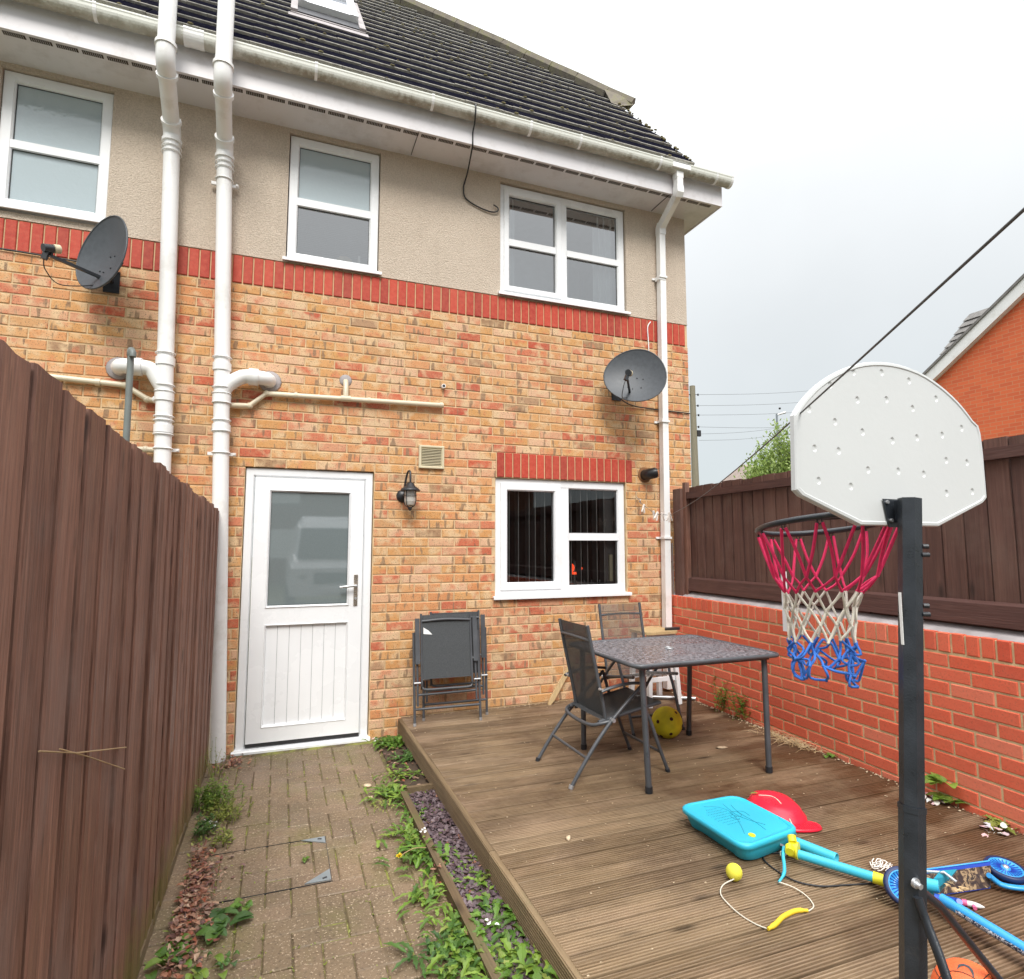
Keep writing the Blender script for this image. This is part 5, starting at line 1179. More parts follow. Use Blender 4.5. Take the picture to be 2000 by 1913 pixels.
# backboard with real dimples
BX, BY = 1.618-HP.x, -3.75-HP.y
out = [(-.155, 1.556), (.155, 1.556), (.36, 1.630), (.378, 1.645), (.372, 1.842), (.34, 1.882), (.28, 1.934), (.20, 1.980), (.11, 2.012), (0, 2.024), (-.11, 2.012), (-.20, 1.980), (-.28, 1.934), (-.34, 1.882), (-.372, 1.842), (-.378, 1.645), (-.36, 1.630)]
D_ = [(1.378, 1.936), (1.468, 1.981), (1.578, 1.991), (1.688, 1.978), (1.799, 1.935), (1.298, 1.862), (1.477, 1.903), (1.591, 1.914), (1.696, 1.897), (1.904, 1.854), (1.389, 1.835), (1.49, 1.814), (1.605, 1.797), (1.706, 1.812), (1.815, 1.827), (1.311, 1.758), (1.397, 1.756), (1.825, 1.752), (1.917, 1.75), (1.503, 1.709), (1.621, 1.711), (1.725, 1.707), (1.32, 1.672), (1.435, 1.661), (1.817, 1.655), (1.932, 1.663)]
_o = [Vector((p[0], p[1], 0)) for p in out[3:15]]; out = out[:3]+[(p.x, p.y) for p in smooth_path(_o, 3)]+out[15:]
bm = bmesh.new(); c0 = Vector((0, 1.79))
def ring(pts, y): return [bm.verts.new((BX+p[0], BY+y, p[1]-DZ)) for p in pts]
def shrink(k): return [(p[0]*(1-k/.378), 1.79+(p[1]-1.79)*(1-k/.234)) for p in out]
def qs(A, B):
    for i in range(len(A)): j = (i+1) % len(A); bm.faces.new((A[i], A[j], B[j], B[i]))
L0 = ring(out, .018); L1 = ring(out, .005); L2 = ring(shrink(.003), .001); L3 = ring(shrink(.010), .0); L4 = ring(shrink(.013), .0025)
qs(L0, L1); qs(L1, L2); qs(L2, L3); qs(L3, L4)
es = [bm.edges.get((L4[i], L4[(i+1) % len(L4)])) for i in range(len(L4))]
for x, z in D_:
    c1 = [bm.verts.new((x-HP.x+.0085*math.cos(k*PI/6), BY+.0025, z-DZ+.0105*math.sin(k*PI/6))) for k in range(12)]
    c2 = [bm.verts.new((x-HP.x+.0045*math.cos(k*PI/6), BY+.0058, z-DZ+.006*math.sin(k*PI/6))) for k in range(12)]
    es += [bm.edges.new((c1[i], c1[(i+1) % 12])) for i in range(12)]; qs(c1, c2); bm.faces.new(c2)
bmesh.ops.triangle_fill(bm, edges=es, use_beauty=True); bm.faces.new(L0[::-1]); bmesh.ops.recalc_face_normals(bm, faces=bm.faces)
me = bpy.data.meshes.new('backboard'); bm.to_mesh(me); bm.free(); me.materials.append(M['boardw']); link('backboard', me, hoop)
b = MB(); zb = 1.556-DZ; b.prism([(BX-.072, BY-.004, 1.63-DZ), (BX-.055, BY-.004, zb-.004), (BX+.045, BY-.004, zb-.004), (BX+.05, BY-.004, 1.63-DZ)], (0, .003, 0)); b.box((BX-.03, BY-.03, zb+.01), (BX+.035, BY-.004, 1.625-DZ)); b.build('mounting_bracket', M['hoopblack'], hoop)
b = MB()
for p in ((-.06, .065), (-.048, .015), (.04, .06), (.04, .01)): b.tube([(BX+p[0], BY-.003, zb+p[1]), (BX+p[0], BY-.010, zb+p[1])], .005, 8)
b.build('screw', M['silver'], hoop)
RC = Vector((BX+.004, BY+.255, 1.569-DZ)); RR = .203; TL = -math.radians(8)
def rpnt(a_, rad=RR, dz=0): 
    x, y = rad*math.cos(a_), rad*math.sin(a_); return RC+Vector((x, y*math.cos(TL), y*math.sin(TL)+dz))
MB().tube([rpnt(2*PI*k/40) for k in range(40)], .0095, 8, closed=True).build('rim', M['hoopblack'], hoop)
b = MB(); b.tube([Vector((BX-.05, BY+.03, zb+.03)), rpnt(PI*1.0+.35)], .006, 6); b.tube([Vector((BX+.05, BY+.03, zb+.03)), rpnt(-.35)], .006, 6); b.box((BX-.05, BY+.026, zb), (BX+.05, BY+.05, zb+.06)); b.build('rim_bracket', M['hoopblack'], hoop)
for k in range(12): a_ = 2*PI*k/12+.13; MB().tube(smooth_path([rpnt(a_-.03), rpnt(a_-.02, RR, -.02), rpnt(a_+.02, RR, -.02), rpnt(a_+.03)], 3), .002, 5).build('net_hook', M['blackm'], hoop)
net = link('net', None, hoop); net.empty_display_size = .1
NB, rr_ = 12, random.Random(3)
lv = [(-.018, RR), (-.165, .150), (-.212, .116), (-.262, .104), (-.313, .098), (-.364, .092), (-.40, .094), (-.44, .094), (-.476, .092)]
nodes = []
for i, (dz, rad) in enumerate(lv):
    row = []
    for k in range(NB):
        a_ = 2*PI*(k+(.5 if i % 2 else 0))/NB+.13
        j = .0 if i < 2 else .004 if i < 6 else .014
        p = rpnt(a_, rad, dz); p.z = RC.z+dz+(p.z-RC.z-dz)*(1 if i == 0 else .4) + rr_.gauss(0, j) ; p += Vector((rr_.gauss(0, j), rr_.gauss(0, j)+.012*min(i, 3), 0)); row.append(p)
    nodes.append(row)
def strand(p, q, mt, rad, nm, bow=.004):
    mid = (p+q)/2+Vector((rr_.gauss(0, bow), rr_.gauss(0, bow), rr_.gauss(0, bow)-bow*.6)); MB().tube(smooth_path([p, mid, q], 3), rad, 5).build(nm, M[mt], net)
for k in range(NB):
    p = nodes[0][k]
    for off in (-.012, .012):
        a_ = 2*PI*k/NB+.13+off*3; pa = rpnt(a_, RR, -.018); tgt = nodes[1][k] if off > 0 else nodes[1][k-1]; strand(pa, tgt, 'netred', .0049, 'red_cord', .003)
for i in range(1, len(lv)-1):
    for k in range(NB):
        mt = 'netred' if i == 1 else 'netwhite' if i < 5 else 'netblue'; nm = mt.replace('net', '')+'_cord'
        a1 = nodes[i+1][(k+1) % NB] if i % 2 else nodes[i+1][k]; a0 = nodes[i+1][k] if i % 2 else nodes[i+1][k-1]
        for tgt in (a0, a1): strand(nodes[i][k], tgt, mt, .0041 if i < 5 else .0040, nm, .002 if i < 5 else .012)
b = MB()
for i in range(1, len(lv)):
    for k in range(NB): b.sphere(nodes[i][k], .0058, 6, 0 if i <= 2 else 1 if i <= 5 else 2)
b.build('knot', [M['netred'], M['netwhite'], M['netblue']], net, kind='stuff')

# ------------------------------------------------------------------ washing line and pegs
r = empty('line_hook', (3.175, -.02, 1.949), 0, 'small metal hook on the brick wall holding the end of the washing line', 'hook')
b = MB(); b.tube(smooth_path([(0, .015, 0), (0, -.02, .0), (.0, -.035, -.02), (.0, -.02, -.035), (.0, -.008, -.025)], 3), .004, 6); b.tube([(-.02, .0, .02), (.01, -.012, -.03), (.02, -.012, -.05)], .003, 5); b.build('hook', M['silver'], r)
LP = [(3.175, -.035, 1.93), (3.19, -.10, 1.875), (3.20, -.26, 1.80), (3.19, -.45, 1.775)]
end = Vector((.795, -4.55, 1.905)); A_ = Vector((3.17, -.52, 1.772))
LP += [tuple(A_.lerp(end, t)+Vector((0, 0, -.05*math.sin(PI*t)))) for t in (0, .1, .25, .4, .55, .7, .85, 1)]
o = MB().tube(smooth_path(LP, 4), .0022, 6).build('washing_line', M['line']); tag(o, 'taut grey washing line rising from the wall hook towards the top right', 'washing line')
def peg(p, ang, label, flip=1):
    r = empty('clothes_peg', p, 0, label, 'clothes peg', 'pale clothes pegs on the washing line'); r.rotation_euler = (0, ang, .4)
    for s_ in (-1, 1):
        b = MB(); b.prism([(s_*.001, -.006, .018), (s_*.009, -.006, .016), (s_*.013, -.006, -.02), (s_*.024, -.006, -.062), (s_*.018, -.006, -.064), (s_*.004, -.006, -.01)], (0, .012, 0)); b.build('prong', M['peg'], r)
    MB().tube([(-.010, 0, -.012), (.010, 0, -.012)], .004, 6).build('spring', M['silver'], r)
peg((3.188, -.09, 1.878), .25, 'pale peg nearest the hook on the brick wall')
peg((3.197, -.235, 1.81), -.35, 'pale peg hanging left of the white downpipe')
peg((3.197, -.29, 1.797), .5, 'pale peg in front of the white downpipe, left one'); peg((3.195, -.37, 1.786), -.2, 'small pale peg in front of the white downpipe, right one')
peg((3.175, -.50, 1.774), .35, 'pale peg against the dark fence post, left of the last two'); peg((3.14, -.555, 1.778), -.25, 'last pale peg on the line, against the dark fence')

# ------------------------------------------------------------------ plants and litter
PR = random.Random(11)
def rosette(name, loc, n, L, W, mat, label, cat='plant', spread=.02, elev=(.2, .9), lobed=True, group=None):
    b = MB()
    if lobed: n = int(n*1.9); L *= .80; W *= .74; spread *= 1.25
    for k in range(n):
        a_ = PR.uniform(0, 2*PI); e_ = PR.uniform(*elev); d = Vector((math.cos(a_)*math.cos(e_), math.sin(a_)*math.cos(e_), math.sin(e_))); l = L*PR.uniform(.55, 1.1); w0 = W*PR.uniform(.7, 1.1)
        c = Vector((PR.gauss(0, spread), PR.gauss(0, spread), 0)); s_ = d.cross(Vector((0, 0, 1))).normalized(); m = 7
        vs = []; fs = []
        for i in range(m+1):
            t = i/m; cen = c+d*l*t+Vector((0, 0, -l*.55*t*t)); cen.z = max(cen.z, .004+.01*math.sin(t*3))
            wd = w0*math.sin(PI*min(1, .12+t*.85))**.7*(1 if not lobed or i % 2 else .5)
            f = s_*wd*.5; vs += [cen-f+Vector((0, 0, wd*.18)), cen, cen+f+Vector((0, 0, wd*.18))]
        for i in range(m): fs += [(3*i, 3*i+1, 3*i+4, 3*i+3), (3*i+1, 3*i+2, 3*i+5, 3*i+4)]
        b.add(vs, fs)
    o = b.build(name, M[mat], fix=False); o.location = loc; tag(o, label, cat, group); return o
def stems(name, loc, n, h, ll, mat, label, spread=.05, lean=(0, 0), lw=.5, dens=14):
    b = MB()
    for k in range(n):
        p0 = Vector((PR.gauss(0, spread), PR.gauss(0, spread), 0)); tip = p0+Vector((PR.gauss(0, .25)*h+lean[0]*h, PR.gauss(0, .25)*h+lean[1]*h, h*PR.uniform(.6, 1.05)))
        b.tube([p0, p0.lerp(tip, .5)+Vector((0, 0, .03*h)), tip], [.0016, .0013, .0008], 4)
        for q in range(dens):
            t = PR.uniform(.15, 1); a_ = PR.uniform(0, 2*PI); l = ll*PR.uniform(.6, 1.1); leafmesh(b, p0.lerp(tip, t)+Vector((0, 0, .02*h)), l, l*lw, (math.cos(a_), math.sin(a_), PR.uniform(-.2, .6)), curl=.12)
    o = b.build(name, M[mat], fix=False); o.location = loc; tag(o, label, 'plant'); return o
stems('weed', (-.31, -.93, 0), 52, .13, .026, 'leafb', 'large feathery bright green weed at the foot of the left fence', .072, (.1, .0), .35, 22)
stems('weed', (-.245, -1.12, 0), 40, .08, .022, 'leafy', 'yellowish green low weed beside the feathery one on the path edge', .075, (.2, .1), .35, 18)
stems('weed', (-.33, -1.30, 0), 14, .10, .028, 'leafd', 'dark green weed against the left fence by the white scrap', .04, (.1, 0), .4, 14)
stems('weed', (-.24, -1.42, 0), 12, .06, .024, 'leafy', 'small yellow green weed before the dead leaves by the left fence', .035, (.1, 0), .5, 12)
stems('weed', (-.375, -.42, 0), 12, .22, .016, 'leafy', 'thin wiry weed climbing at the foot of the white soil pipe', .03, (.0, .15), .4, 12)
rosette('weed', (-.19, -2.17, .01), 12, .085, .055, 'leafd', 'broad dark green leaves spilling over the lower left paving', spread=.035, elev=(.2, .7), lobed=False)
rosette('weed', (-.10, -2.07, .01), 8, .06, .04, 'leaf', 'small fresh green seedling right of the broad leaved weed', spread=.02, lobed=False)
rosette('weed', (-.30, -2.30, .01), 16, .075, .05, 'leaf', 'light green leafy weed by the fence foot, bottom left', spread=.04, elev=(.2, .8), lobed=False)
rosette('weed', (-.25, -2.50, .005), 26, .06, .035, 'leafb', 'bright green low weed patch in the bottom left corner', spread=.07, elev=(.2, .8), lobed=False)
rosette('weed', (-.13, -2.42, .005), 8, .035, .025, 'leafd', 'dark little weed among the lowest left pavers', spread=.03, elev=(.2, .8), lobed=False)
RW = [(.85, -.20, .20, 38, 'leaf', 'green dandelion clump beside the door against the deck corner', .045), (.88, -.55, .14, 26, 'leafd', 'darker green dandelion clump against the upper deck side', .04), (.79, -.86, .13, 24, 'leafb', 'light green weed clump behind the slate bed timber', .045),
      (.66, -1.13, .16, 34, 'leafb', 'leafy green clump at the far end of the long edging board', .05), (.60, -1.30, .07, 12, 'leafy', 'small yellowing weed spreading on the pavers near the edging', .03), (.73, -1.50, .11, 18, 'leaf', 'green weed straddling the edging board beside slate chips', .035),
      (.66, -1.72, .15, 30, 'leafb', 'big bright green dandelion on the path side of the edging', .05), (.70, -1.95, .17, 34, 'leaf', 'dandelion clump with toothed leaves beside the middle of the edging', .045), (.64, -2.28, .14, 26, 'leafb', 'green weed clump left of the edging below the orange scrap', .045),
      (.70, -2.52, .13, 24, 'leafb', 'pale green weeds along the lower edging board', .045), (.66, -2.76, .16, 28, 'leafb', 'bright weeds left of the edging at the bottom of the frame', .05), (.84, -2.10, .13, 22, 'leafb', 'yellow green weed half covering the middle slate chips', .04), (.76, -2.66, .17, 30, 'leaf', 'dandelion growing over the edging board near the bottom', .05), (.80, -2.84, .18, 34, 'leafb', 'low dandelion spreading over edging and slate at the bottom edge', .05), (.62, -2.62, .14, 26, 'leafd', 'darker green weeds on the pavers left of the lower edging', .05), (.93, -3.02, .24, 36, 'leafb', 'long leaved dandelion leaning over the deck edge at the bottom', .04), (.58, -2.93, .14, 30, 'leaf', 'mixed green weeds on the paving at the bottom centre', .06), (.74, -1.32, .10, 20, 'leaf', 'green weed hanging over the top end of the long edging board', .035), (.82, -1.48, .10, 10, 'leafb', 'small light green plant growing in the upper slate chips', .03),
      (.91, -2.27, .17, 34, 'leafb', 'large bright dandelion leaning on the deck side in the slate bed', .03), (.86, -2.52, .19, 40, 'leaf', 'largest dandelion clump in the slate chips beside the deck', .05), (.90, -2.86, .20, 46, 'leafb', 'big leafy dandelion at the bottom of the frame beside the deck', .06)]
for x, y, L, n, m_, lab, sp in RW: rosette('dandelion_plant' if 'dandelion' in lab else 'weed', (x, y, .01), n, L, L*.24, m_, lab, spread=sp, elev=(.15, 1.15))
rosette('weed', (.16, -1.75, 0), 5, .03, .02, 'leafb', 'tiny green seedling alone in a joint left of the manhole corner plates', spread=.005, lobed=False)
o = bpy.data.objects[-1] if False else None
r = empty('dandelion_flower', (.70, -1.95, .02), 0, 'single yellow dandelion flower on a pale stalk lying over the path edge', 'flower')
MB().tube(smooth_path([(0, 0, .04), (-.07, -.03, .06), (-.14, -.06, .05)], 4), .0022, 5).build('stalk', M['straw'], r)
b = MB()
for k in range(46):
    a_ = PR.uniform(0, 2*PI); e_ = PR.uniform(0, 1.3); leafmesh(b, (-.14, -.06, .052), .016, .005, (math.cos(a_)*math.cos(e_), math.sin(a_)*math.cos(e_), math.sin(e_)), curl=.1)
b.build('petal', M['petal'], r, kind='stuff', fix=False)
# wall-foot plants on the deck
stems('weed', (3.42, -.80, DZ), 8, .27, .040, 'leaf', 'taller leafy weed at the wall foot behind the table leg, left one', .02, (-.05, 0), .4, 22)
stems('weed', (3.41, -1.02, DZ), 9, .27, .040, 'leaf', 'leafy weed at the wall foot behind the table leg, right one', .03, (-.05, 0), .4, 22)
rosette('weed', (3.36, -1.91, DZ), 8, .05, .035, 'leaf', 'very small green weed sprouting where wall and deck meet', spread=.01, lobed=False)
rosette('weed', (3.34, -2.635, DZ+.10), 8, .10, .075, 'leafb', 'light green broad leaved sprout growing from the wall, upper one', spread=.015, elev=(.0, .9), lobed=False)
rosette('weed', (3.335, -2.66, DZ+.015), 10, .09, .06, 'leafb', 'light green broad leaved sprout growing low at the wall, behind the hoop pole', spread=.02, elev=(.0, .9), lobed=False)
rosette('weed', (3.31, -2.92, DZ), 14, .10, .05, 'leafy', 'yellow green dandelion rosette at the wall foot near the right edge', spread=.02, elev=(.1, .9))
b = MB()
for k in range(170):
    p = Vector((3.33+PR.gauss(0, .035), -1.58+PR.gauss(0, .13), DZ+.01)); a_ = PR.uniform(0, 2*PI); L = PR.uniform(.04, .13); d = Vector((math.cos(a_), math.sin(a_), PR.uniform(-.05, .6))).normalized()
    b.tube([p, p+d*L*.5+Vector((0, 0, .01)), p+d*L+Vector((0, 0, -.01))], [.0012, .0011, .0006], 3)
tag(b.build('dry_grass', M['straw'], fix=False), 'tuft of dry straw coloured grass at the foot of the red wall', 'dry grass', kind='stuff')
b = MB()
for k in range(900):
    y = -1.95+PR.gauss(0, .27); x = -.34+abs(PR.gauss(0, .06)); z = .006+PR.uniform(0, .03)
    if y > -1.45 or y < -2.7: continue
    leafmesh(b, (x, y, z), PR.uniform(.012, .042), PR.uniform(.005, .024), (PR.gauss(0, 1), PR.gauss(0, 1), PR.gauss(0, .3)), curl=PR.uniform(-.3, .6))
for k in range(80): leafmesh(b, (-.27+PR.gauss(0, .06), -.22+PR.gauss(0, .07), .006+PR.uniform(0, .02)), PR.uniform(.02, .045), PR.uniform(.012, .025), (PR.gauss(0, 1), PR.gauss(0, 1), PR.gauss(0, .3)), curl=PR.uniform(-.3, .5))
for k in range(130): leafmesh(b, (PR.uniform(.68, .93), PR.uniform(-2.9, -.3), .012+PR.uniform(0, .02)), PR.uniform(.02, .045), PR.uniform(.012, .025), (PR.gauss(0, 1), PR.gauss(0, 1), PR.gauss(0, .3)), curl=PR.uniform(-.3, .5))
tag(b.build('leaf_litter', M['litter'], fix=False), 'brown and orange dead leaves along the fence foot and in the bed', 'dead leaves', kind='stuff')
b = MB()
for k in range(1500):   # moss and seedlings in the joints
    i, j = PR.randint(0, 11), PR.randint(0, 40); x, y = X0+i*a, Y1-j*a*.75
    if PR.random() < .5: x += PR.uniform(0, a); y = Y1-round((Y1-y)/a)*a
    if noise.noise(Vector((x*2.2, y*2.2, 3))) < -.02 and x < .5: continue
    if not (X0 < x < X1 and y > -3.3): continue
    a_ = PR.uniform(0, 6.3); l = PR.uniform(.005, .013); leafmesh(b, (x+PR.gauss(0, .003), y+PR.gauss(0, .003), -.002), l, l*.6, (math.cos(a_), math.sin(a_), PR.uniform(.1, 1)), curl=.1)
for k in range(2400):
    x, y = .65+PR.gauss(0, .07), PR.uniform(-3.2, -.15)
    if noise.noise(Vector((x*4, y*5, 1))) < -.05: continue; a_ = PR.uniform(0, 6.3); l = PR.uniform(.008, .024); leafmesh(b, (x, y, .002+PR.uniform(0, .02)), l, l*.5, (math.cos(a_), math.sin(a_), PR.uniform(.1, 1)), curl=.1)
for k in range(260):
    x, y = -.36+abs(PR.gauss(0, .05)), PR.uniform(-2.8, -.2); a_ = PR.uniform(0, 6.3); l = PR.uniform(.01, .03); leafmesh(b, (x, y, .002+PR.uniform(0, .01)), l, l*.5, (math.cos(a_), math.sin(a_), PR.uniform(.1, 1)), curl=.1)
tag(b.build('moss_and_seedlings', M['leafy'], fix=False), 'moss and tiny yellow green seedlings in the paving joints and path edges', 'moss', kind='stuff')
# litter pieces
def scrap(name, loc, n, size, mat, label, cat):
    b = MB()
    for k in range(n): leafmesh(b, (PR.gauss(0, size), PR.gauss(0, size), PR.uniform(.002, size*.8)), size*1.4, size, (PR.gauss(0, 1), PR.gauss(0, 1), PR.gauss(0, .4)), curl=PR.uniform(-.4, .6))
    o = b.build(name, M[mat], fix=False); o.location = loc; tag(o, label, cat)
scrap('paper_scrap', (-.29, -1.20, .01), 7, .025, 'white', 'white plastic scrap caught in the weeds by the left fence', 'scrap')
scrap('torn_paper', (3.30, -2.62, DZ), 12, .028, 'litterw', 'torn pink and white wrapper at the wall foot, right of the hoop pole', 'wrapper')
scrap('torn_paper', (3.21, -2.93, DZ), 10, .028, 'litterw', 'torn white wrapper near the right edge of the deck', 'wrapper')
scrap('crisp_packet', (.735, -2.12, .03), 7, .022, 'litter', 'crumpled orange scrap on the edging board among the weeds', 'scrap')
scrap('paper_scrap', (.70, -1.78, .06), 5, .014, 'white', 'small white scrap on the dandelion leaves left of the edging', 'scrap')
scrap('paper_scrap', (.80, -2.62, .06), 4, .014, 'white', 'small white tag lying in the lowest slate chips', 'scrap')
scrap('paper_scrap', (.74, -.12, .02), 5, .022, 'litterw', 'grey and white wrapper between the door and the first weeds', 'wrapper')
def pebble(loc, s_, label, m_='stone'):
    b = MB(); b.sphere((0, 0, 0), 1, 8, 0, s_); vs = [tuple(Vector(v)*(1+PR.uniform(-.18, .18))) for v in b.v]; b.v = vs; o = b.build('stone', M[m_]); o.location = loc; o.rotation_euler.z = PR.uniform(0, 3); tag(o, label, 'stone')
pebble((1.292, -2.289, DZ+.008), (.022, .013, .010), 'cream stone chip alone in the middle of the deck')
pebble((2.824, -1.517, DZ+.006), (.04, .018, .007), 'flat pale stone chip on the deck right of the table leg')
pebble((.555, -.95, .01), (.03, .018, .010), 'flat cream stone at the path edge beside the bed, upper one'); pebble((.545, -1.16, .014), (.022, .016, .012), 'round cream stone beside the leafy clump on the path edge')
b = MB()
for k in range(300):
    x, y = PR.uniform(.95, 3.4), PR.uniform(-3.2, -.05); s_ = PR.uniform(.0015, .0045); b.sphere((x, y, DZ+.001), s_, 5, 0, (1.6, 1, .5))
for k in range(420):
    x, y = PR.uniform(-.4, .72), PR.uniform(-3.0, -.1); s_ = PR.uniform(.0012, .0035); b.sphere((x, y, .001), s_, 5, 0, (1.4, 1, .5))
for k in range(160):
    x = PR.uniform(1, 3.4); b.sphere((x, -.02-abs(PR.gauss(0, .02)), DZ+.002), PR.uniform(.002, .006), 5, 0, (1.6, 1, .5))
for k in range(300):
    y = PR.uniform(-3.2, -.1); b.sphere((3.485+.052*y-abs(PR.gauss(0, .02)), y, DZ+.002), PR.uniform(.002, .007), 5, 0, (1.6, 1, .5))
tag(b.build('grit', M['stone'], kind='stuff', fix=False), 'pale grit and crumbs scattered on the deck boards and paving', 'grit', kind='stuff')

# ------------------------------------------------------------------ background
nh = empty('brick_house', (13.3, 0, 0), 0, 'orange red brick house gable with white bargeboard rising behind the right fence', 'house')
g = [(0, 4.0, -.1), (0, 4.0, 5.12), (0, -.75, 8.36), (0, -5.5, 5.12), (0, -5.5, -.1)]
MB().prism(g, (9, 0, 0)).build('gable_wall', M['farbrick'], nh)
def bar(b, p, q, h, x0, x1): b.prism([(x0, p[0], p[1]), (x0, q[0], q[1]), (x0, q[0], q[1]+h), (x0, p[0], p[1]+h)], (x1-x0, 0, 0))
b = MB(); bar(b, (4.10, 4.90), (-.75, 8.21), .27, -.12, -.06); bar(b, (-.75, 8.21), (-5.7, 4.83), .27, -.12, -.06); b.build('bargeboard', M['upvc2'], nh)
b = MB(); bar(b, (4.10, 4.89), (-.75, 8.20), .02, -.06, 0); b.build('barge_soffit', M['upvc2'], nh)
b = MB(); bar(b, (4.2, 5.10), (-.75, 8.48), .06, -.15, 9.1); bar(b, (-.75, 8.48), (-5.8, 5.03), .06, -.15, 9.1); b.build('roof', M['slate_roof'], nh)
MB().tube([(-.1, 4.24, 5.04), (9, 4.24, 5.04)], .06, 8).build('gutter', M['upvc2'], nh)
# slate slope of the wing behind it, courses built
dr = link('wing_roof', None, nh); dr.empty_display_size = .1
for k in range(7):
    t0, t1 = k/7, (k+1.25)/7
    L_ = lambda t: Vector((.70+.6*t, 4.22-.41*t, 5.72+1.05*t)); R__ = lambda t: Vector((.70+.6*t, 1.4, 5.72+1.05*t))
    n_ = 7
    for q in range(n_):
        u0, u1 = (q+(0 if k % 2 else -.5))/n_, (q+(1 if k % 2 else .5)-.015)/n_; u0 = max(u0, 0)
        A, B_, C_, D_2 = L_(t0).lerp(R__(t0), u0), L_(t0).lerp(R__(t0), u1), L_(t1).lerp(R__(t1), u1), L_(t1).lerp(R__(t1), u0)
        nv = Vector((-.87, 0, .5)); b = MB(); b.prism([A+nv*.04, B_+nv*.04, C_, D_2], tuple(nv*.012)); b.build('slate', M['slate_roof'], dr)
b = MB(); b.prism([(.95, 4.1, 5.2), (.95, 1.4, 5.2), (.95, 1.4, 5.75), (.95, 4.1, 5.75)], (4, 0, 0)); b.build('wing_wall', M['farbrick'], nh)
# telegraph pole and wires
tpo = empty('telegraph_pole', (15.9, 15.4, -.1), 0, 'weathered wooden telegraph pole beyond the fence beside the house corner', 'telegraph pole')
MB().tube([(0, 0, 0), (.0, 0, 4.2), (-.02, 0, 8.28)], [.17, .15, .115], 12).build('pole', M['postwood'], tpo)
for i, (z, dx) in enumerate(((7.92, .22), (7.45, .2), (7.05, .22), (6.55, .2))):
    b = MB(); b.tube([(0, 0, z), (dx, -.05, z)], .012, 5); b.lathe([(0, -.05), (.035, -.04), (.025, 0), (.04, .03), (0, .05)], (dx, -.05, z), (0, 0, 1), 8); b.build('insulator', M['seal'], tpo)
b = MB(); b.tube([(-.2, 0, 7.9), (.1, 0, 7.9)], .02, 6); b.box((.1, -.1, 6.15), (.28, .0, 6.4)); b.build('fittings', M['seal'], tpo)
for i, (z, ex) in enumerate(((7.92, (27.5, 17.5, 9.8)), (7.45, (27.5, 17.6, 9.25)), (7.05, (27.5, 17.7, 8.75)), (6.55, (27.2, 17.9, 7.9)), (6.25, (25.2, 19.0, 7.9)), (5.98, (25.0, 19.2, 7.5)))):
    s_, e_ = Vector((16.1, 15.35, z-.1)), Vector(ex); P_ = [s_.lerp(e_, t)+Vector((0, 0, -.12*math.sin(PI*t))) for t in [k/10 for k in range(11)]]
    o = MB().tube(P_, .0075, 4, smooth=False).build('overhead_wire', M['line']); tag(o, ['topmost', 'second highest', 'third highest', 'fourth highest', 'steeper fifth', 'lowest'][i]+' thin overhead wire running right from the telegraph pole', 'wire', 'overhead wires from the telegraph pole')
sl_ = empty('street_lamp', (23.0, 18.0, -.1), 0, 'slim grey street lamp in front of the green tree', 'street lamp')
MB().tube([(0, 0, 0), (0, 0, 1.5), (0, 0, 8.2)], [.09, .06, .05], 10).build('column', plain('grey_column', (.20, .23, .26), .5), sl_)
b = MB(); b.tube([(0, 0, 8.15), (.40, -.17, 8.28)], [.04, .06], 8); b.build('lamp_head', M['silver'], sl_); MB().sphere((.15, -.06, 8.48), .06, 8).build('sensor', M['seal'], sl_)
def tree(loc, h, w_, nleaf, mat, label):
    t_ = empty('tree', loc, 0, label, 'tree'); L = random.Random(5)
    MB().tube([(0, 0, 0), (.1, 0, h*.3), (0, .1, h*.6)], [.22, .16, .06], 8).build('trunk', M['bark'], t_)
    b = MB(); tips = []
    for k in range(34):
        a_ = L.uniform(0, 6.28); rr2 = w_*math.sqrt(L.uniform(.02, 1)); zt = h*(.95-.55*(rr2/w_)**1.5)*L.uniform(.72, 1.06); tip = Vector((math.cos(a_)*rr2, math.sin(a_)*rr2, zt)); z0 = Vector((0, 0, h*L.uniform(.12, .4)))
        mid = z0.lerp(tip, .5)+Vector((math.cos(a_)*.2, math.sin(a_)*.2, -.1)); b.tube([z0, mid, tip], [.05, .03, .008], 5); tips.append((z0, mid, tip))
    b.build('limb', M['bark'], t_)
    b = MB()
    for k in range(nleaf):
        z0, mid, tip = L.choice(tips); t = L.betavariate(2.2, 1.1); p = (z0.lerp(mid, t*2) if t < .5 else mid.lerp(tip, t*2-1)) + Vector((L.gauss(0, .26), L.gauss(0, .26), L.gauss(0, .3)))
        a_ = L.uniform(0, 6.28); l = L.uniform(.16, .32); d = Vector((math.cos(a_)*.5, math.sin(a_)*.5, L.uniform(-.3, 1))); s_ = d.cross(Vector((L.gauss(0, 1), L.gauss(0, 1), 0))).normalized()*l*.16
        b.add([p, p+d*l*.5+s_, p+d*l, p+d*l*.5-s_], [(0, 1, 2, 3)])
    b.build('foliage', M[mat], t_, kind='stuff', fix=False)
tree((21.35, 16.6, -.1), 7.6, 1.95, 42000, 'treeleaf', 'light green willow like tree behind the street lamp and backboard')
fh = empty('house', (31.8, 30.6, -.1), 0, 'distant low house with dull brown roof seen above the fence', 'house')
MB().box((-.8, -3, 0), (6, 3, 5)).build('wall', M['farbrick'], fh)
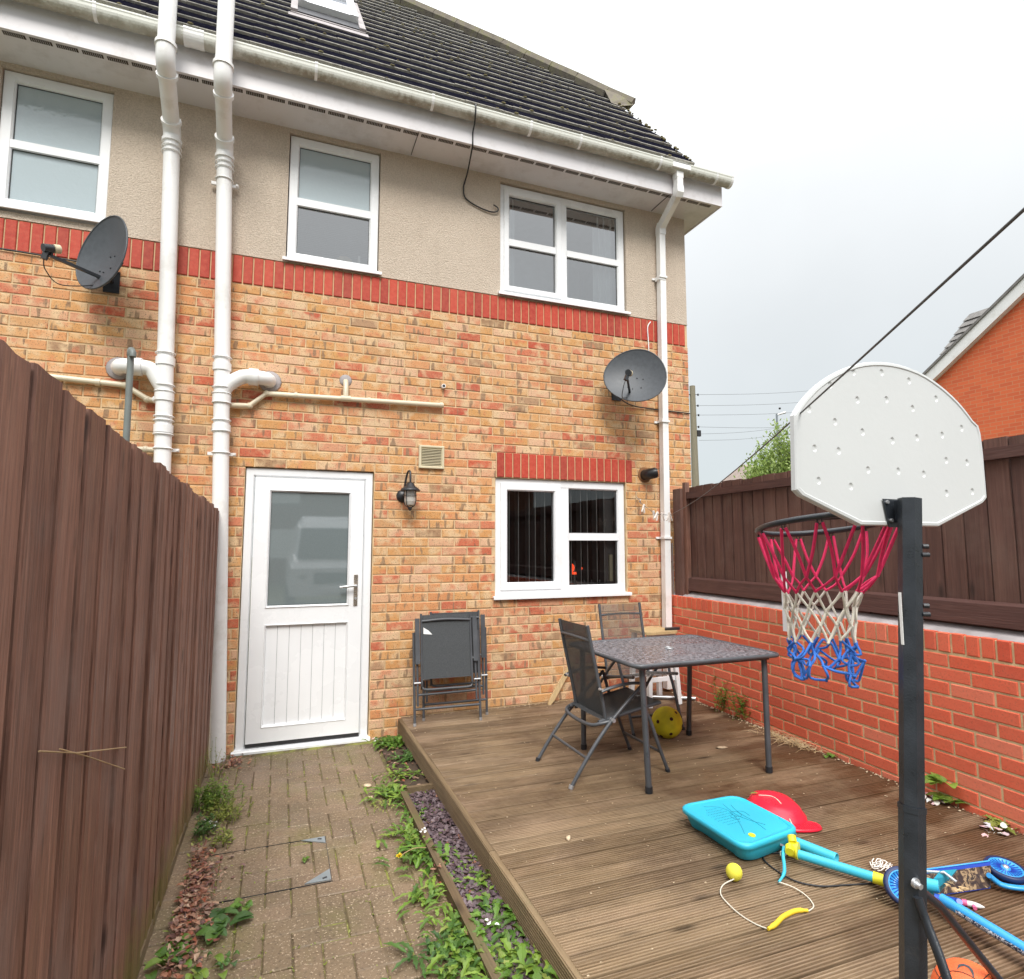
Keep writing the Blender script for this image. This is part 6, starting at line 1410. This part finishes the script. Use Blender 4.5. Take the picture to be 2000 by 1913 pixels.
b = MB(); b.prism([(-1.6, -3.4, 5), (-1.6, 3.4, 5), (.4, 0, 7.7)], (8.2, 0, 0)); b.build('roof', M['farwall'], fh)
# houses and boundary behind the camera: they only show in window reflections
op = empty('opposite_house', (2.5, -22, -.1), 0, 'plain brick house across the drive, seen only in reflections', 'house')
MB().box((-11, -8, 0), (9, 0, 5.2)).build('wall', M['oppbrick'], op)
b = MB(); b.prism([(-11.3, .4, 5.1), (-11.3, -8.4, 5.1), (-11.3, -4, 8.2)], (20.6, 0, 0)); b.build('roof', M['tile'], op)
for x in (-8, -3, 2, 6):
    for z in (1.1, 3.4): MB().box((x, 0, z), (x+1.2, .04, z+1.2)).build('window', M['upvc'], op)

# van parked on the drive behind the camera: shows in the door glass
r = empty('parked_van', (1.15, -8.9, -.03), 0, 'white panel van parked on the drive, mirrored faintly in the door glass', 'van')
b = MB(); side = [(-.98, .45), (-.98, 1.15), (-.90, 1.40), (-.80, 2.05), (-.70, 2.22), (.70, 2.22), (.80, 2.05), (.90, 1.40), (.98, 1.15), (.98, .45)]
loft(b, [[Vector((x, -4.6, z)) for x, z in side], [Vector((x, -.9, z)) for x, z in side], [Vector((x*.97, -.55, min(z, 1.95))) for x, z in side], [Vector((x*.97, -.15, min(z, 1.20))) for x, z in side], [Vector((x*.93, 0, min(z, 1.05))) for x, z in side]], smooth=False); b.build('body', M['upvc'], r)
b = MB(); b.prism([(-.80, -.15, 1.27), (.80, -.15, 1.27), (.72, -.55, 1.93), (-.72, -.55, 1.93)], (0, .02, .012)); b.build('windscreen', M['seal'], r)
b = MB(); b.box((-.45, 0, .72), (.45, .02, .95)); b.build('grille', M['blackm'], r); MB().box((-.25, .0, .50), (.25, .03, .61)).build('number_plate', M['upvc2'], r)
for s_ in (-1, 1):
    MB().sphere((s_*.68, -.04, .88), .13, 12, 0, (1.3, .4, .8)).build('headlight', M['silver'], r)
    for yy in (-.85, -3.7): w_ = MB().lathe([(.30, -.1), (.34, -.08), (.34, .08), (.30, .1), (.0, .1)], (s_*.90, yy, .34), (1, 0, 0), 20).build('wheel', M['seal'], r)
